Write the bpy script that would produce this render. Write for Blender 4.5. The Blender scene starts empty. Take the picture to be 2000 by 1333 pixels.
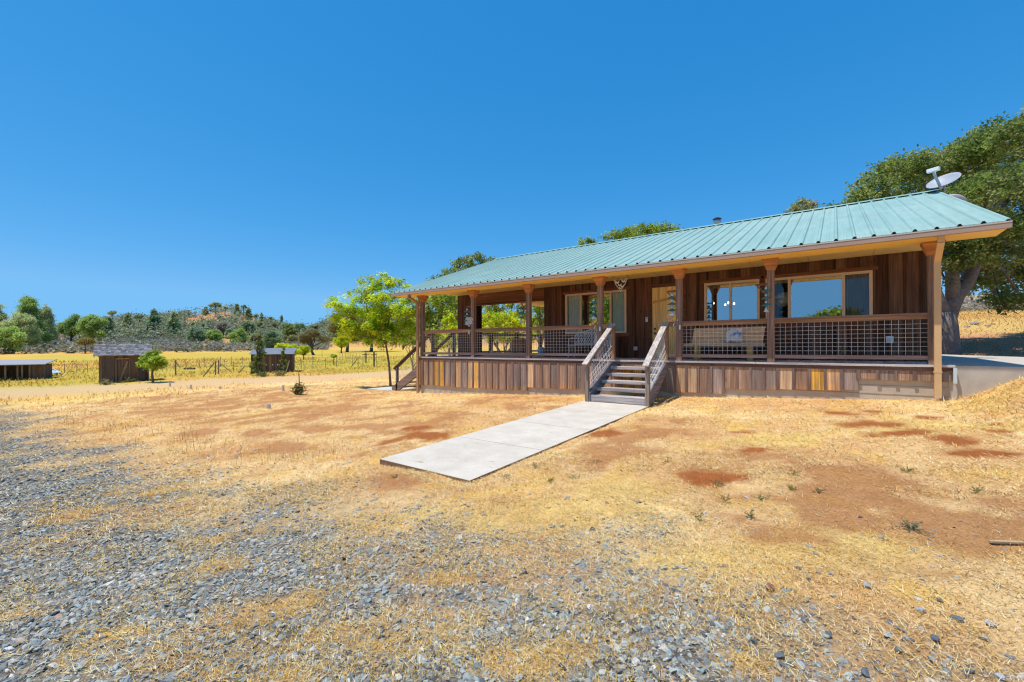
import bpy, math, random
import numpy as np
from mathutils import Vector, Matrix
PI = math.pi
scene = bpy.context.scene
COLL = scene.collection
rng = np.random.default_rng(7)
random.seed(7)

# ------------------------------------------------------------------ camera
F = 855.0                      # focal length for a 2000 px wide frame
YAW = math.atan2(632, 855)
ROLL = 0.0044
FW = np.array([-math.sin(YAW), math.cos(YAW), 0.0])
RT0 = np.array([math.cos(YAW), math.sin(YAW), 0.0])
UP0 = np.array([0, 0, 1.0])
RT = RT0 * math.cos(ROLL) - UP0 * math.sin(ROLL)
UP = UP0 * math.cos(ROLL) + RT0 * math.sin(ROLL)
cam_d = bpy.data.cameras.new("camera")
cam = bpy.data.objects.new("camera", cam_d)
COLL.objects.link(cam)
cam.matrix_world = Matrix(((RT[0], UP[0], -FW[0], 0), (RT[1], UP[1], -FW[1], 0), (RT[2], UP[2], -FW[2], 0), (0, 0, 0, 1)))
cam_d.sensor_width = 36
cam_d.lens = F / 2000 * 36
cam_d.shift_y = 9.9 / 2000
cam_d.clip_start = 0.05
cam_d.clip_end = 5000
scene.camera = cam

def at(px, py, d):
    """survey point: what stands at photo pixel (px, py), d metres deep"""
    return (FW + RT * ((px - 1000) / F) + UP * ((676.4 - py) / F)) * d

# ------------------------------------------------------------------ light
world = bpy.data.worlds.new("World")
scene.world = world
world.use_nodes = True
SUN = Vector((-0.19, -0.28, 1.0)).normalized()
elev = math.asin(SUN.z)
wn = world.node_tree.nodes
wl = world.node_tree.links
for n in list(wn):
    wn.remove(n)
sky = wn.new("ShaderNodeTexSky")
sky.sky_type = 'NISHITA'
sky.sun_disc = False
sky.sun_elevation = elev
sky.sun_rotation = math.atan2(SUN.x, SUN.y)
sky.altitude = 300
sky.air_density = 0.9
sky.dust_density = 0.0
sky.ozone_density = 2.2
sep = wn.new("ShaderNodeSeparateColor"); com = wn.new("ShaderNodeCombineColor")
wl.new(sky.outputs[0], sep.inputs[0])
# a deep polarised-looking summer blue: per-channel gain and gamma of the sky model
for ch, (gain, gam) in enumerate(((0.21, 1.5), (1.27, 0.61), (2.76, 0.42))):
    pw = wn.new("ShaderNodeMath"); pw.operation = 'POWER'; pw.inputs[1].default_value = gam
    ml = wn.new("ShaderNodeMath"); ml.operation = 'MULTIPLY'; ml.inputs[1].default_value = gain
    wl.new(sep.outputs[ch], pw.inputs[0]); mn = wn.new('ShaderNodeMath'); mn.operation = 'MINIMUM'; mn.inputs[1].default_value = (1.35, 3.6, 9.0)[ch]
    wl.new(pw.outputs[0], ml.inputs[0]); wl.new(ml.outputs[0], mn.inputs[0]); wl.new(mn.outputs[0], com.inputs[ch])
bg = wn.new("ShaderNodeBackground")
bg.inputs['Strength'].default_value = 0.15
wo = wn.new("ShaderNodeOutputWorld")
wl.new(com.outputs[0], bg.inputs[0])
wl.new(bg.outputs[0], wo.inputs[0])
sun_d = bpy.data.lights.new("sun", 'SUN')
sun_d.energy = 5.0
sun_d.angle = math.radians(0.5)
sun_d.color = (1.0, 0.96, 0.90)
sun = bpy.data.objects.new("sun", sun_d)
COLL.objects.link(sun)
sun.rotation_euler = (-SUN).to_track_quat('-Z', 'Y').to_euler()
scene.view_settings.view_transform = 'Standard'
scene.view_settings.look = 'None'
scene.view_settings.exposure = 0
scene.render.engine = 'CYCLES'
try:
    scene.cycles.use_denoising = True
    scene.cycles.filter_width = 1.2
    scene.cycles.denoiser = 'OPENIMAGEDENOISE'
    scene.cycles.max_bounces = 8
    scene.cycles.transparent_max_bounces = 12
    scene.cycles.sample_clamp_indirect = 6
except Exception:
    pass

# ------------------------------------------------------------------ noise
def _hash(ix, iy, seed):
    h = (ix.astype(np.int64) * 374761393 + iy.astype(np.int64) * 668265263 + seed * 1274126177) & 0xFFFFFFFF
    h = ((h ^ (h >> 13)) * 1274126177) & 0xFFFFFFFF
    h = h ^ (h >> 16)
    return (h & 0xFFFF) / 65535.0
def vnoise(x, y, seed=0):
    x = np.asarray(x, float); y = np.asarray(y, float)
    ix = np.floor(x); iy = np.floor(y)
    fx = x - ix; fy = y - iy
    fx = fx * fx * (3 - 2 * fx); fy = fy * fy * (3 - 2 * fy)
    a = _hash(ix, iy, seed); b = _hash(ix + 1, iy, seed)
    c = _hash(ix, iy + 1, seed); d = _hash(ix + 1, iy + 1, seed)
    return (a * (1 - fx) + b * fx) * (1 - fy) + (c * (1 - fx) + d * fx) * fy
def fbm(x, y, seed=0, o=4):
    s = 0; a = 0.5; t = 0
    for k in range(o):
        s = s + a * vnoise(x, y, seed + k * 17); t += a
        x = np.asarray(x) * 2.03 + 3.1; y = np.asarray(y) * 2.03 + 1.7; a *= 0.5
    return s / t
def sst(e0, e1, v):
    t = np.clip((np.asarray(v, float) - e0) / (e1 - e0), 0, 1)
    return t * t * (3 - 2 * t)

# ------------------------------------------------------------------ terrain
HILL_PX = np.array([-1400, -600, -100, 60, 150, 230, 300, 360, 400, 450, 500, 560, 610, 660, 720, 800, 1000, 1400, 1800, 2200, 2800, 4500], float)
HILL_Y = np.array([660, 655, 655, 655, 652, 634, 630, 622, 613, 613, 625, 650, 654, 630, 622, 622, 630, 620, 610, 595, 610, 660], float)
def ground_z(x, y):
    x = np.asarray(x, float); y = np.asarray(y, float)
    fx = np.where(x > -12, 0.051 * np.clip(x, -12, 14), -0.612 - 0.45 * (1 - np.exp(np.minimum(x + 12, 0) * 0.051 / 0.45)))
    z = -1.446 + fx + 0.0295 * np.clip(y, -10, 11)
    # bank rising to the patio on the right
    w = sst(1.6, 3.0, x) * sst(8.2, 10.6, y)
    z = z * (1 - w) + (-0.47) * w
    R = np.hypot(x, y)
    z = z + 0.018 * np.clip(R - 45, 0, 105) * (1 - sst(-20, 5, x))
    # grassy slope behind the house
    z = z + sst(-14, 4, x) * 0.125 * np.clip(y - 25, 0, 60) * (1 - 0.3 * sst(40, 80, y))
    # hills
    ax = x * FW[0] + y * FW[1]; bx = x * RT0[0] + y * RT0[1]
    front = ax > 0.05 * R
    pxx = np.where(front, 1000 + F * bx / np.maximum(ax, 1e-3), np.where(bx < 0, -1400, 4500))
    pxx = np.clip(pxx, -1400, 4500)
    ty = np.interp(pxx, HILL_PX, HILL_Y)
    ty = ty + 5 * (fbm(pxx / 60.0, pxx * 0 + 2, 5, 3) - 0.5)
    depth = np.maximum(ax, 0.3 * R) / np.maximum(R, 1)
    top = (679 - ty) / F * depth * 330
    hp = sst(150, 330, R)
    z = z + hp * (top - np.minimum(z, 0) * 0.9) * (1 - 0.5 * sst(360, 700, R))
    return z
def gz(x, y):
    return float(ground_z(np.array([x]), np.array([y]))[0])
def gp(px, py, dmax=400):
    """ground point seen at photo pixel"""
    ray = FW + RT * ((px - 1000) / F) + UP * ((676.4 - py) / F)
    ds = 0.6 * (1.012 ** np.arange(560))
    P = ray[None, :] * ds[:, None]
    below = P[:, 2] <= ground_z(P[:, 0], P[:, 1])
    i = int(np.argmax(below)) if below.any() else len(ds) - 1
    a, b = ds[max(i - 1, 0)], ds[i]
    for _ in range(20):
        m = 0.5 * (a + b); q = ray * m
        if q[2] <= gz(q[0], q[1]): b = m
        else: a = m
    q = ray * b
    return np.array([q[0], q[1], gz(q[0], q[1])]), b

# ground cover masks -------------------------------------------------------
def polydist(x, y, pts):
    """signed distance to a polyline (positive on its right-hand side, walking along it)"""
    best = np.full(x.shape, 1e9); sgn = np.zeros(x.shape)
    for (x0, y0), (x1, y1) in zip(pts[:-1], pts[1:]):
        dx, dy = x1 - x0, y1 - y0; L = dx * dx + dy * dy
        t = np.clip(((x - x0) * dx + (y - y0) * dy) / L, 0, 1)
        qx = x - x0 - t * dx; qy = y - y0 - t * dy
        d = np.hypot(qx, qy); s = -(dx * qy - dy * qx)
        m = d < best
        best = np.where(m, d, best); sgn = np.where(m, np.sign(s), sgn)
    return best * sgn
GRAVEL_EDGE = [tuple(gp(a, b)[0][:2]) for a, b in ((-500, 760), (-100, 778), (60, 800), (200, 860), (380, 900), (520, 960), (680, 985), (820, 1030), (960, 1065), (1120, 1095), (1300, 1105), (1480, 1130), (1660, 1180), (1850, 1235), (2100, 1290), (2500, 1380))]
def blob(px, py, rx, ry):
    c, d = gp(px, py)
    c1, _ = gp(px, py - ry); c2, _ = gp(px, py + ry)
    return (c[0], c[1], rx * d / F, 0.5 * float(np.hypot(*(c1 - c2)[:2])))
RED = [blob(*b) for b in ((1385, 938, 62, 14), (1165, 846, 42, 8), (1690, 830, 60, 7), (1640, 806, 24, 5), (1780, 848, 60, 5), (1860, 858, 50, 6), (1905, 886, 66, 6), (1700, 852, 26, 5),
      (1470, 880, 40, 5), (1445, 846, 26, 3), (1945, 845, 30, 4), (835, 852, 50, 8), (760, 866, 40, 5), (810, 838, 24, 3), (1820, 816, 22, 3), (1705, 804, 20, 3), (1940, 830, 20, 3))]
DIRT = [blob(*b) for b in ((1250, 870, 110, 26), (1340, 905, 120, 22), (360, 800, 150, 16), (520, 780, 220, 10), (700, 845, 170, 20), (900, 810, 200, 14), (600, 870, 130, 14), (1750, 965, 240, 40), (1640, 990, 200, 40), (1850, 1010, 190, 55), (1560, 1045, 140, 16), (1380, 880, 110, 45), (1700, 930, 150, 22), (1900, 950, 140, 26), (1930, 1060, 90, 22), (420, 790, 260, 19), (560, 812, 200, 20), (640, 850, 150, 22), (480, 770, 150, 9), (330, 800, 120, 12), (900, 790, 160, 10), (1020, 800, 90, 8), (760, 830, 110, 16),
      (700, 800, 120, 12), (1230, 890, 60, 18), (780, 945, 60, 18), (300, 780, 80, 8), (1300, 830, 60, 14), (200, 845, 60, 8), (720, 870, 90, 16))]
GOLD = [blob(*b) for b in ((150, 775, 130, 10), (60, 765, 80, 8), (1960, 770, 80, 16), (1800, 835, 130, 14), (1500, 860, 110, 12), (1600, 1075, 260, 26), (1050, 1000, 250, 26), (1200, 960, 100, 20), (90, 735, 140, 9))]
TUFT = [blob(*b) for b in ((520, 1190, 110, 18), (640, 1240, 90, 22), (600, 1312, 130, 26), (730, 1265, 60, 18), (400, 1060, 60, 9), (450, 1105, 70, 12), (170, 1000, 80, 9), (120, 905, 70, 6), (1080, 1290, 120, 30), (1450, 1290, 50, 26), (1250, 1200, 50, 16), (980, 1075, 40, 9), (230, 1235, 120, 9), (60, 1200, 60, 10), (900, 1130, 80, 11), (300, 960, 80, 6), (1650, 1170, 70, 12), (1850, 1170, 90, 14))]
ROAD = [tuple(gp(a, b)[0][:2]) for a, b in ((-200, 775), (100, 764), (250, 757), (400, 748), (560, 741), (700, 735), (790, 729), (860, 722))]
def ell(x, y, L, soft=0.35):
    m = np.zeros(x.shape)
    wob = (fbm(x * 2.6, y * 2.6, 91, 5) - 0.5) * 2.2
    for cx, cy, ra, rb in L:
        u = ((x - cx) * RT0[0] + (y - cy) * RT0[1]) / ra
        v = ((x - cx) * FW[0] + (y - cy) * FW[1]) / rb
        m = np.maximum(m, 1 - sst(1 - soft, 1 + soft, np.hypot(u, v) + wob))
    return m
def gravel_mask(x, y):
    d = polydist(x, y, GRAVEL_EDGE)
    base = sst(-0.5, 1.9, d + (fbm(x * 0.8, y * 0.8, 3, 4) - 0.5) * 2.6)
    patch = sst(0.40, 0.60, fbm(x * 1.25 + 9, y * 1.25, 11, 4) + 0.16 * base)
    fine = sst(0.3, 0.6, fbm(x * 5, y * 5, 23, 3) + 0.15)
    return np.clip(base * (0.36 + 0.64 * patch) * (0.48 + 0.52 * fine) * 1.3, 0, 1) * (1 - 0.8 * ell(x, y, GOLD[5:8], 0.5)) * (1 - 0.8 * ell(x, y, TUFT, 0.7))
def red_mask(x, y):
    return ell(x, y, RED)
def dirt_mask(x, y):
    n = sst(0.40, 0.62, fbm(x * 1.6, y * 1.6, 41, 5))
    return np.clip(ell(x, y, DIRT, 0.8) * (0.35 + 0.95 * n) + 0.25 * n * sst(20, 8, np.hypot(x, y)), 0, 1)
def road_mask(x, y):
    d = np.abs(polydist(x, y, ROAD))
    return 1 - sst(1.8, 4.6, d + (fbm(x * .5, y * .5, 61, 3) - .5) * 2)
def gold_mask(x, y):
    return ell(x, y, GOLD, 0.6)
def lerp(a, b, t):
    return a + (np.asarray(b) - a) * t[..., None]
C_STRAW = np.array((0.82, 0.575, 0.28)); C_GOLD = np.array((0.76, 0.48, 0.11)); C_TAN = np.array((0.68, 0.40, 0.17))
C_RED = np.array((0.35, 0.115, 0.035)); C_DIRT = np.array((0.40, 0.18, 0.07)); C_GREY = np.array((0.25, 0.235, 0.205))
def ground_col(x, y):
    R = np.hypot(x, y)
    n1 = fbm(x * 0.9, y * 0.9, 71, 4); n2 = fbm(x * 3.1, y * 3.1, 72, 4)
    c = lerp(np.broadcast_to(C_STRAW, x.shape + (3,)), C_TAN, sst(0.35, 0.7, n1))
    c = lerp(c, C_GOLD, 0.7 * sst(0.5, 0.75, n2))
    c = lerp(c, np.array((0.80, 0.58, 0.19)), 0.7 * gold_mask(x, y))
    c = lerp(c, C_DIRT, 0.85 * dirt_mask(x, y))
    c = lerp(c, C_RED, red_mask(x, y))
    c = lerp(c, C_GREY, 0.85 * np.where(R < 30, gravel_mask(x, y), 0) ** 0.7)
    # far pasture: bands of orange, gold and yellow-green grass
    far = sst(24, 34, R + 4 * (fbm(x * .2, y * .2, 5, 2) - .5)) * sst(-12, -18, x)
    nb = fbm(x * 0.035 + 5, y * 0.035, 81, 4); nf = fbm(x * 0.25, y * 0.25, 83, 4)
    fc = lerp(np.broadcast_to(np.array((0.62, 0.33, 0.085)), x.shape + (3,)), np.array((0.60, 0.37, 0.10)), sst(.35, .65, nf))
    gg = sst(0.42, 0.55, nb) * sst(30, 42, R) * (1 - sst(110, 150, R))
    fc = lerp(fc, np.array((0.43, 0.36, 0.05)), 0.65 * gg)
    band = sst(34, 40, R) * (1 - sst(55, 70, R)) * sst(.3, .6, fbm(x * .09, y * .09, 88, 3) + .15)
    fc = lerp(fc, np.array((0.38, 0.34, 0.035)), 0.55 * band)
    c = lerp(c, fc, far)
    rd = road_mask(x, y)
    c = lerp(c, np.array((0.57, 0.41, 0.24)), 0.7 * rd)
    # hillside soil
    hs_ = sst(145, 200, R)
    hc = lerp(np.broadcast_to(np.array((0.42, 0.24, 0.10)), x.shape + (3,)), np.array((0.40, 0.20, 0.12)), sst(0.4, 0.6, fbm(x * .06, y * .06, 97, 4)))
    c = lerp(c, hc, hs_)
    # slope behind the house
    sl = sst(-10, 0, x) * sst(20, 27, y)
    sc = lerp(np.broadcast_to(np.array((0.58, 0.38, 0.13)), x.shape + (3,)), np.array((0.52, 0.30, 0.09)), sst(.4, .65, nf))
    c = lerp(c, sc, sl)
    # leaf-litter brown painted where the great oak's shade falls, so the shade reads brown
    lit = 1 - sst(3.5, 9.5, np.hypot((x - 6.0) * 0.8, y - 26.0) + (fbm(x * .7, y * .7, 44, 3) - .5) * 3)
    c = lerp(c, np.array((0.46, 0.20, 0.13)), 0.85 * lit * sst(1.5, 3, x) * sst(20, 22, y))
    return c

# ------------------------------------------------------------------ mesh helpers
def link(o, parent=None):
    COLL.objects.link(o)
    if parent is not None:
        o.parent = parent
    return o
def mesh_np(name, V, Fc, mat, parent=None, col=None, smooth=False):
    """V (n,3); Fc (m,k) or list of index tuples; col (n,3) per vertex"""
    me = bpy.data.meshes.new(name)
    V = np.asarray(V, np.float32)
    me.vertices.add(len(V)); me.vertices.foreach_set("co", V.ravel())
    if isinstance(Fc, np.ndarray):
        m, k = Fc.shape
        flat = Fc.astype(np.int32).ravel(); starts = np.arange(0, m * k, k, dtype=np.int32)
    else:
        m = len(Fc)
        flat = np.array([i for f in Fc for i in f], np.int32)
        lens = np.array([len(f) for f in Fc], np.int32)
        starts = (np.cumsum(lens) - lens).astype(np.int32)
    me.loops.add(len(flat)); me.loops.foreach_set("vertex_index", flat)
    me.polygons.add(m); me.polygons.foreach_set("loop_start", starts)
    me.polygons.foreach_set("use_smooth", np.full(m, bool(smooth)))
    if col is not None:
        a = me.attributes.new("Col", 'FLOAT_COLOR', 'POINT')
        c4 = np.ones((len(V), 4), np.float32); c4[:, :3] = col
        a.data.foreach_set("color", c4.ravel())
    me.update(calc_edges=True)
    me.validate()
    if mat is not None:
        me.materials.append(mat)
    return link(bpy.data.objects.new(name, me), parent)
class MB:
    """collects shapes into one mesh"""
    def __init__(s):
        s.v = []; s.f = []; s.c = []
    def add(s, V, Fs, c=(1, 1, 1)):
        o = len(s.v)
        s.v.extend([tuple(map(float, p)) for p in V])
        s.f.extend([tuple(i + o for i in f) for f in Fs])
        s.c.extend([c] * len(V))
        return s
    def box(s, x0, x1, y0, y1, z0, z1, c=(1, 1, 1), M=None):
        V = [(x0, y0, z0), (x1, y0, z0), (x1, y1, z0), (x0, y1, z0), (x0, y0, z1), (x1, y0, z1), (x1, y1, z1), (x0, y1, z1)]
        if M is not None:
            V = [M @ Vector(p) for p in V]
        return s.add(V, [(3, 2, 1, 0), (4, 5, 6, 7), (0, 1, 5, 4), (1, 2, 6, 5), (2, 3, 7, 6), (3, 0, 4, 7)], c)
    def bar(s, p, q, w, h, c=(1, 1, 1), up=(0, 0, 1)):
        """rectangular bar from p to q, w across, h along up"""
        p = Vector(p); q = Vector(q); d = (q - p).normalized()
        u = Vector(up); sd = d.cross(u)
        if sd.length < 1e-4:
            sd = d.cross(Vector((1, 0, 0)))
        sd.normalize(); u = sd.cross(d).normalized()
        V = []
        for e in (p, q):
            for a, b in ((-1, -1), (1, -1), (1, 1), (-1, 1)):
                V.append(e + sd * (a * w / 2) + u * (b * h / 2))
        return s.add(V, [(3, 2, 1, 0), (4, 5, 6, 7), (0, 1, 5, 4), (1, 2, 6, 5), (2, 3, 7, 6), (3, 0, 4, 7)], c)
    def tube(s, pts, rad, n=8, c=(1, 1, 1), caps=True):
        pts = [Vector(p) for p in pts]
        if not isinstance(rad, (list, tuple)):
            rad = [rad] * len(pts)
        V = []; Fs = []
        ref = Vector((0.31, 0.52, 0.79)).normalized()
        for i, p in enumerate(pts):
            d = (pts[min(i + 1, len(pts) - 1)] - pts[max(i - 1, 0)])
            d = d.normalized() if d.length > 1e-9 else Vector((0, 0, 1))
            a = d.cross(ref)
            if a.length < 1e-3:
                a = d.cross(Vector((1, 0, 0)))
            a.normalize(); b = d.cross(a)
            for k in range(n):
                t = 2 * PI * k / n
                V.append(p + (a * math.cos(t) + b * math.sin(t)) * rad[i])
        for i in range(len(pts) - 1):
            for k in range(n):
                k2 = (k + 1) % n
                Fs.append((i * n + k, i * n + k2, (i + 1) * n + k2, (i + 1) * n + k))
        if caps:
            Fs.append(tuple(range(n - 1, -1, -1)))
            Fs.append(tuple((len(pts) - 1) * n + k for k in range(n)))
        return s.add(V, Fs, c)
    def lathe(s, cx, cy, prof, n=16, c=(1, 1, 1)):
        """prof: list of (radius, z)"""
        V = []; Fs = []
        for r, z in prof:
            for k in range(n):
                t = 2 * PI * k / n
                V.append((cx + r * math.cos(t), cy + r * math.sin(t), z))
        for i in range(len(prof) - 1):
            for k in range(n):
                k2 = (k + 1) % n
                Fs.append((i * n + k, i * n + k2, (i + 1) * n + k2, (i + 1) * n + k))
        Fs.append(tuple(range(n - 1, -1, -1)))
        Fs.append(tuple((len(prof) - 1) * n + k for k in range(n)))
        return s.add(V, Fs, c)
    def prism(s, poly, axis, a0, a1, c=(1, 1, 1)):
        """polygon extruded along axis (0,1,2); poly holds the other two coords in order"""
        V = []
        for a in (a0, a1):
            for (u, v) in poly:
                p = [0, 0, 0]; o = [i for i in range(3) if i != axis]
                p[axis] = a; p[o[0]] = u; p[o[1]] = v
                V.append(p)
        n = len(poly)
        Fs = [tuple(range(n - 1, -1, -1)), tuple(range(n, 2 * n))]
        for k in range(n):
            k2 = (k + 1) % n
            Fs.append((k, k2, n + k2, n + k))
        return s.add(V, Fs, c)
    def build(s, name, mat, parent=None, smooth=False, bevel=0, origin=None):
        V = np.array(s.v, np.float32)
        if origin is not None:
            V = V - np.array(origin, np.float32)
        o = mesh_np(name, V, s.f, mat, parent, np.array(s.c, np.float32), smooth)
        import bmesh
        bm = bmesh.new(); bm.from_mesh(o.data)
        bmesh.ops.recalc_face_normals(bm, faces=bm.faces)
        bm.to_mesh(o.data); bm.free()
        if origin is not None:
            o.location = origin
        if bevel:
            m = o.modifiers.new("bevel", 'BEVEL'); m.width = bevel; m.segments = 2; m.limit_method = 'ANGLE'
        return o
def tag(o, label=None, cat=None, group=None, kind=None):
    if label: o["label"] = label
    if cat: o["category"] = cat
    if group: o["group"] = group
    if kind: o["kind"] = kind
    return o
def thing(name, label, cat, loc=(0, 0, 0), rotz=0, group=None):
    o = bpy.data.objects.new(name, None)
    COLL.objects.link(o)
    o.location = loc; o.rotation_euler = (0, 0, rotz)
    o.empty_display_size = 0.2
    return tag(o, label, cat, group)
def copy_tree(o, parent=None):
    c = o.copy(); COLL.objects.link(c)
    if parent is not None:
        c.parent = parent
    for ch in list(o.children):
        copy_tree(ch, c)
    return c

# ------------------------------------------------------------------ materials
def new_mat(name):
    m = bpy.data.materials.new(name); m.use_nodes = True
    nt = m.node_tree
    for n in list(nt.nodes):
        nt.nodes.remove(n)
    out = nt.nodes.new("ShaderNodeOutputMaterial")
    p = nt.nodes.new("ShaderNodeBsdfPrincipled")
    nt.links.new(p.outputs[0], out.inputs[0])
    return m, nt, p, out
def node(nt, t, **kw):
    n = nt.nodes.new(t)
    for k, v in kw.items():
        setattr(n, k, v)
    return n
def mixmul(nt, a, b, fac=1.0, mode='MULTIPLY'):
    m = node(nt, "ShaderNodeMix", data_type='RGBA', blend_type=mode)
    m.inputs[0].default_value = fac
    nt.links.new(a, m.inputs[6]); nt.links.new(b, m.inputs[7])
    return m.outputs[2]
def ramp(nt, fac, stops):
    r = node(nt, "ShaderNodeValToRGB")
    e = r.color_ramp.elements
    while len(e) > 1:
        e.remove(e[-1])
    e[0].position = stops[0][0]; e[0].color = (*stops[0][1], 1)
    for p, c in stops[1:]:
        q = e.new(p); q.color = (*c, 1)
    nt.links.new(fac, r.inputs[0])
    return r.outputs[0]
def g3(v):
    return (v, v, v)
def noise(nt, scale, detail=4, rough=0.6, vec=None):
    n = node(nt, "ShaderNodeTexNoise")
    n.inputs['Scale'].default_value = scale; n.inputs['Detail'].default_value = detail; n.inputs['Roughness'].default_value = rough
    if vec is not None:
        nt.links.new(vec, n.inputs['Vector'])
    return n.outputs[0]
def coords(nt, scale=(1, 1, 1), kind='Object'):
    tc = node(nt, "ShaderNodeTexCoord"); mp = node(nt, "ShaderNodeMapping")
    mp.inputs['Scale'].default_value = scale
    nt.links.new(tc.outputs[kind], mp.inputs[0])
    return mp.outputs[0]
def bump(nt, p, h, strength=0.4, dist=0.01):
    b = node(nt, "ShaderNodeBump")
    b.inputs['Strength'].default_value = strength; b.inputs['Distance'].default_value = dist
    nt.links.new(h, b.inputs['Height']); nt.links.new(b.outputs[0], p.inputs['Normal'])
def plain(name, color, rough=0.6, metal=0.0, var=0.15, scale=6.0, bmp=0.0, spec=0.3, attr=True):
    m, nt, p, out = new_mat(name)
    v = coords(nt)
    n = noise(nt, scale, 5, 0.6, v)
    sh = ramp(nt, n, [(0.25, g3(1 - var)), (0.75, g3(1 + var))])
    rgb = node(nt, "ShaderNodeRGB"); rgb.outputs[0].default_value = (*color, 1)
    c = mixmul(nt, rgb.outputs[0], sh)
    if attr:
        a = node(nt, "ShaderNodeAttribute", attribute_name="Col")
        c = mixmul(nt, c, a.outputs[0])
    nt.links.new(c, p.inputs['Base Color'])
    p.inputs['Roughness'].default_value = rough; p.inputs['Metallic'].default_value = metal
    p.inputs['Specular IOR Level'].default_value = spec
    if bmp:
        bump(nt, p, n, bmp, 0.01)
    return m
def wood(name, axis='z', contrast=0.45, bmp=0.5, knots=True, spec=0.15, weather=0.0):
    """weathered timber, colour from the Col attribute, grain along one axis"""
    m, nt, p, out = new_mat(name)
    s = {'x': (1.2, 38, 38), 'y': (38, 1.2, 38), 'z': (38, 38, 1.2)}[axis]
    v = coords(nt, s)
    n = noise(nt, 1.0, 6, 0.65, v)
    s2 = {'x': (0.5, 9, 9), 'y': (9, 0.5, 9), 'z': (9, 9, 0.5)}[axis]
    n2 = noise(nt, 1.0, 4, 0.6, coords(nt, s2))
    sh = ramp(nt, n, [(0.28, g3(1 - contrast)), (0.5, g3(0.95)), (0.72, g3(1 + contrast))])
    sh2 = ramp(nt, n2, [(0.3, (0.70, 0.68, 0.68)), (0.7, (1.3, 1.25, 1.2))])
    a = node(nt, "ShaderNodeAttribute", attribute_name="Col")
    c = mixmul(nt, a.outputs[0], sh)
    c = mixmul(nt, c, sh2)
    if weather:
        n4 = noise(nt, 1.0, 5, 0.7, coords(nt, {'x': (2, 6, 6), 'y': (6, 2, 6), 'z': (6, 6, 1.6)}[axis]))
        g = node(nt, "ShaderNodeRGB"); g.outputs[0].default_value = (0.30, 0.25, 0.22, 1)
        mx = node(nt, "ShaderNodeMix", data_type='RGBA')
        f = ramp(nt, n4, [(0.45, g3(0)), (0.7, g3(weather))])
        nt.links.new(f, mx.inputs[0]); nt.links.new(c, mx.inputs[6]); nt.links.new(g.outputs[0], mx.inputs[7])
        c = mx.outputs[2]
    if knots:
        vo = node(nt, "ShaderNodeTexVoronoi"); vo.inputs['Scale'].default_value = 1.0
        s3 = {'x': (1.6, 5.5, 5.5), 'y': (5.5, 1.6, 5.5), 'z': (5.5, 5.5, 1.6)}[axis]
        nt.links.new(coords(nt, s3), vo.inputs['Vector'])
        k = ramp(nt, vo.outputs['Distance'], [(0.05, g3(0.35)), (0.12, g3(1))])
        c = mixmul(nt, c, k, 0.8)
    nt.links.new(c, p.inputs['Base Color'])
    p.inputs['Roughness'].default_value = 0.8; p.inputs['Specular IOR Level'].default_value = spec
    bump(nt, p, n, bmp, 0.006)
    return m
def leafmat(name, trans=0.35):
    m, nt, p, out = new_mat(name)
    a = node(nt, "ShaderNodeAttribute", attribute_name="Col")
    d = node(nt, "ShaderNodeBsdfDiffuse"); t = node(nt, "ShaderNodeBsdfTranslucent"); g = node(nt, "ShaderNodeBsdfGlossy")
    g.inputs['Roughness'].default_value = 0.45
    g.inputs[0].default_value = (0.6, 0.65, 0.7, 1)
    hsv = node(nt, "ShaderNodeHueSaturation"); hsv.inputs['Value'].default_value = 1.25; hsv.inputs['Hue'].default_value = 0.485
    oi = node(nt, "ShaderNodeObjectInfo")
    sh = ramp(nt, oi.outputs['Random'], [(0, (0.75, 0.78, 0.75)), (1, (1.25, 1.2, 1.15))])
    c = mixmul(nt, a.outputs[0], sh)
    nt.links.new(c, d.inputs[0]); nt.links.new(c, hsv.inputs['Color']); nt.links.new(hsv.outputs[0], t.inputs[0])
    m1 = node(nt, "ShaderNodeMixShader"); m1.inputs[0].default_value = trans
    nt.links.new(d.outputs[0], m1.inputs[1]); nt.links.new(t.outputs[0], m1.inputs[2])
    m2 = node(nt, "ShaderNodeMixShader"); m2.inputs[0].default_value = 0.025
    nt.links.new(m1.outputs[0], m2.inputs[1]); nt.links.new(g.outputs[0], m2.inputs[2])
    nt.links.new(m2.outputs[0], out.inputs[0])
    nt.nodes.remove(p)
    return m
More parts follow.
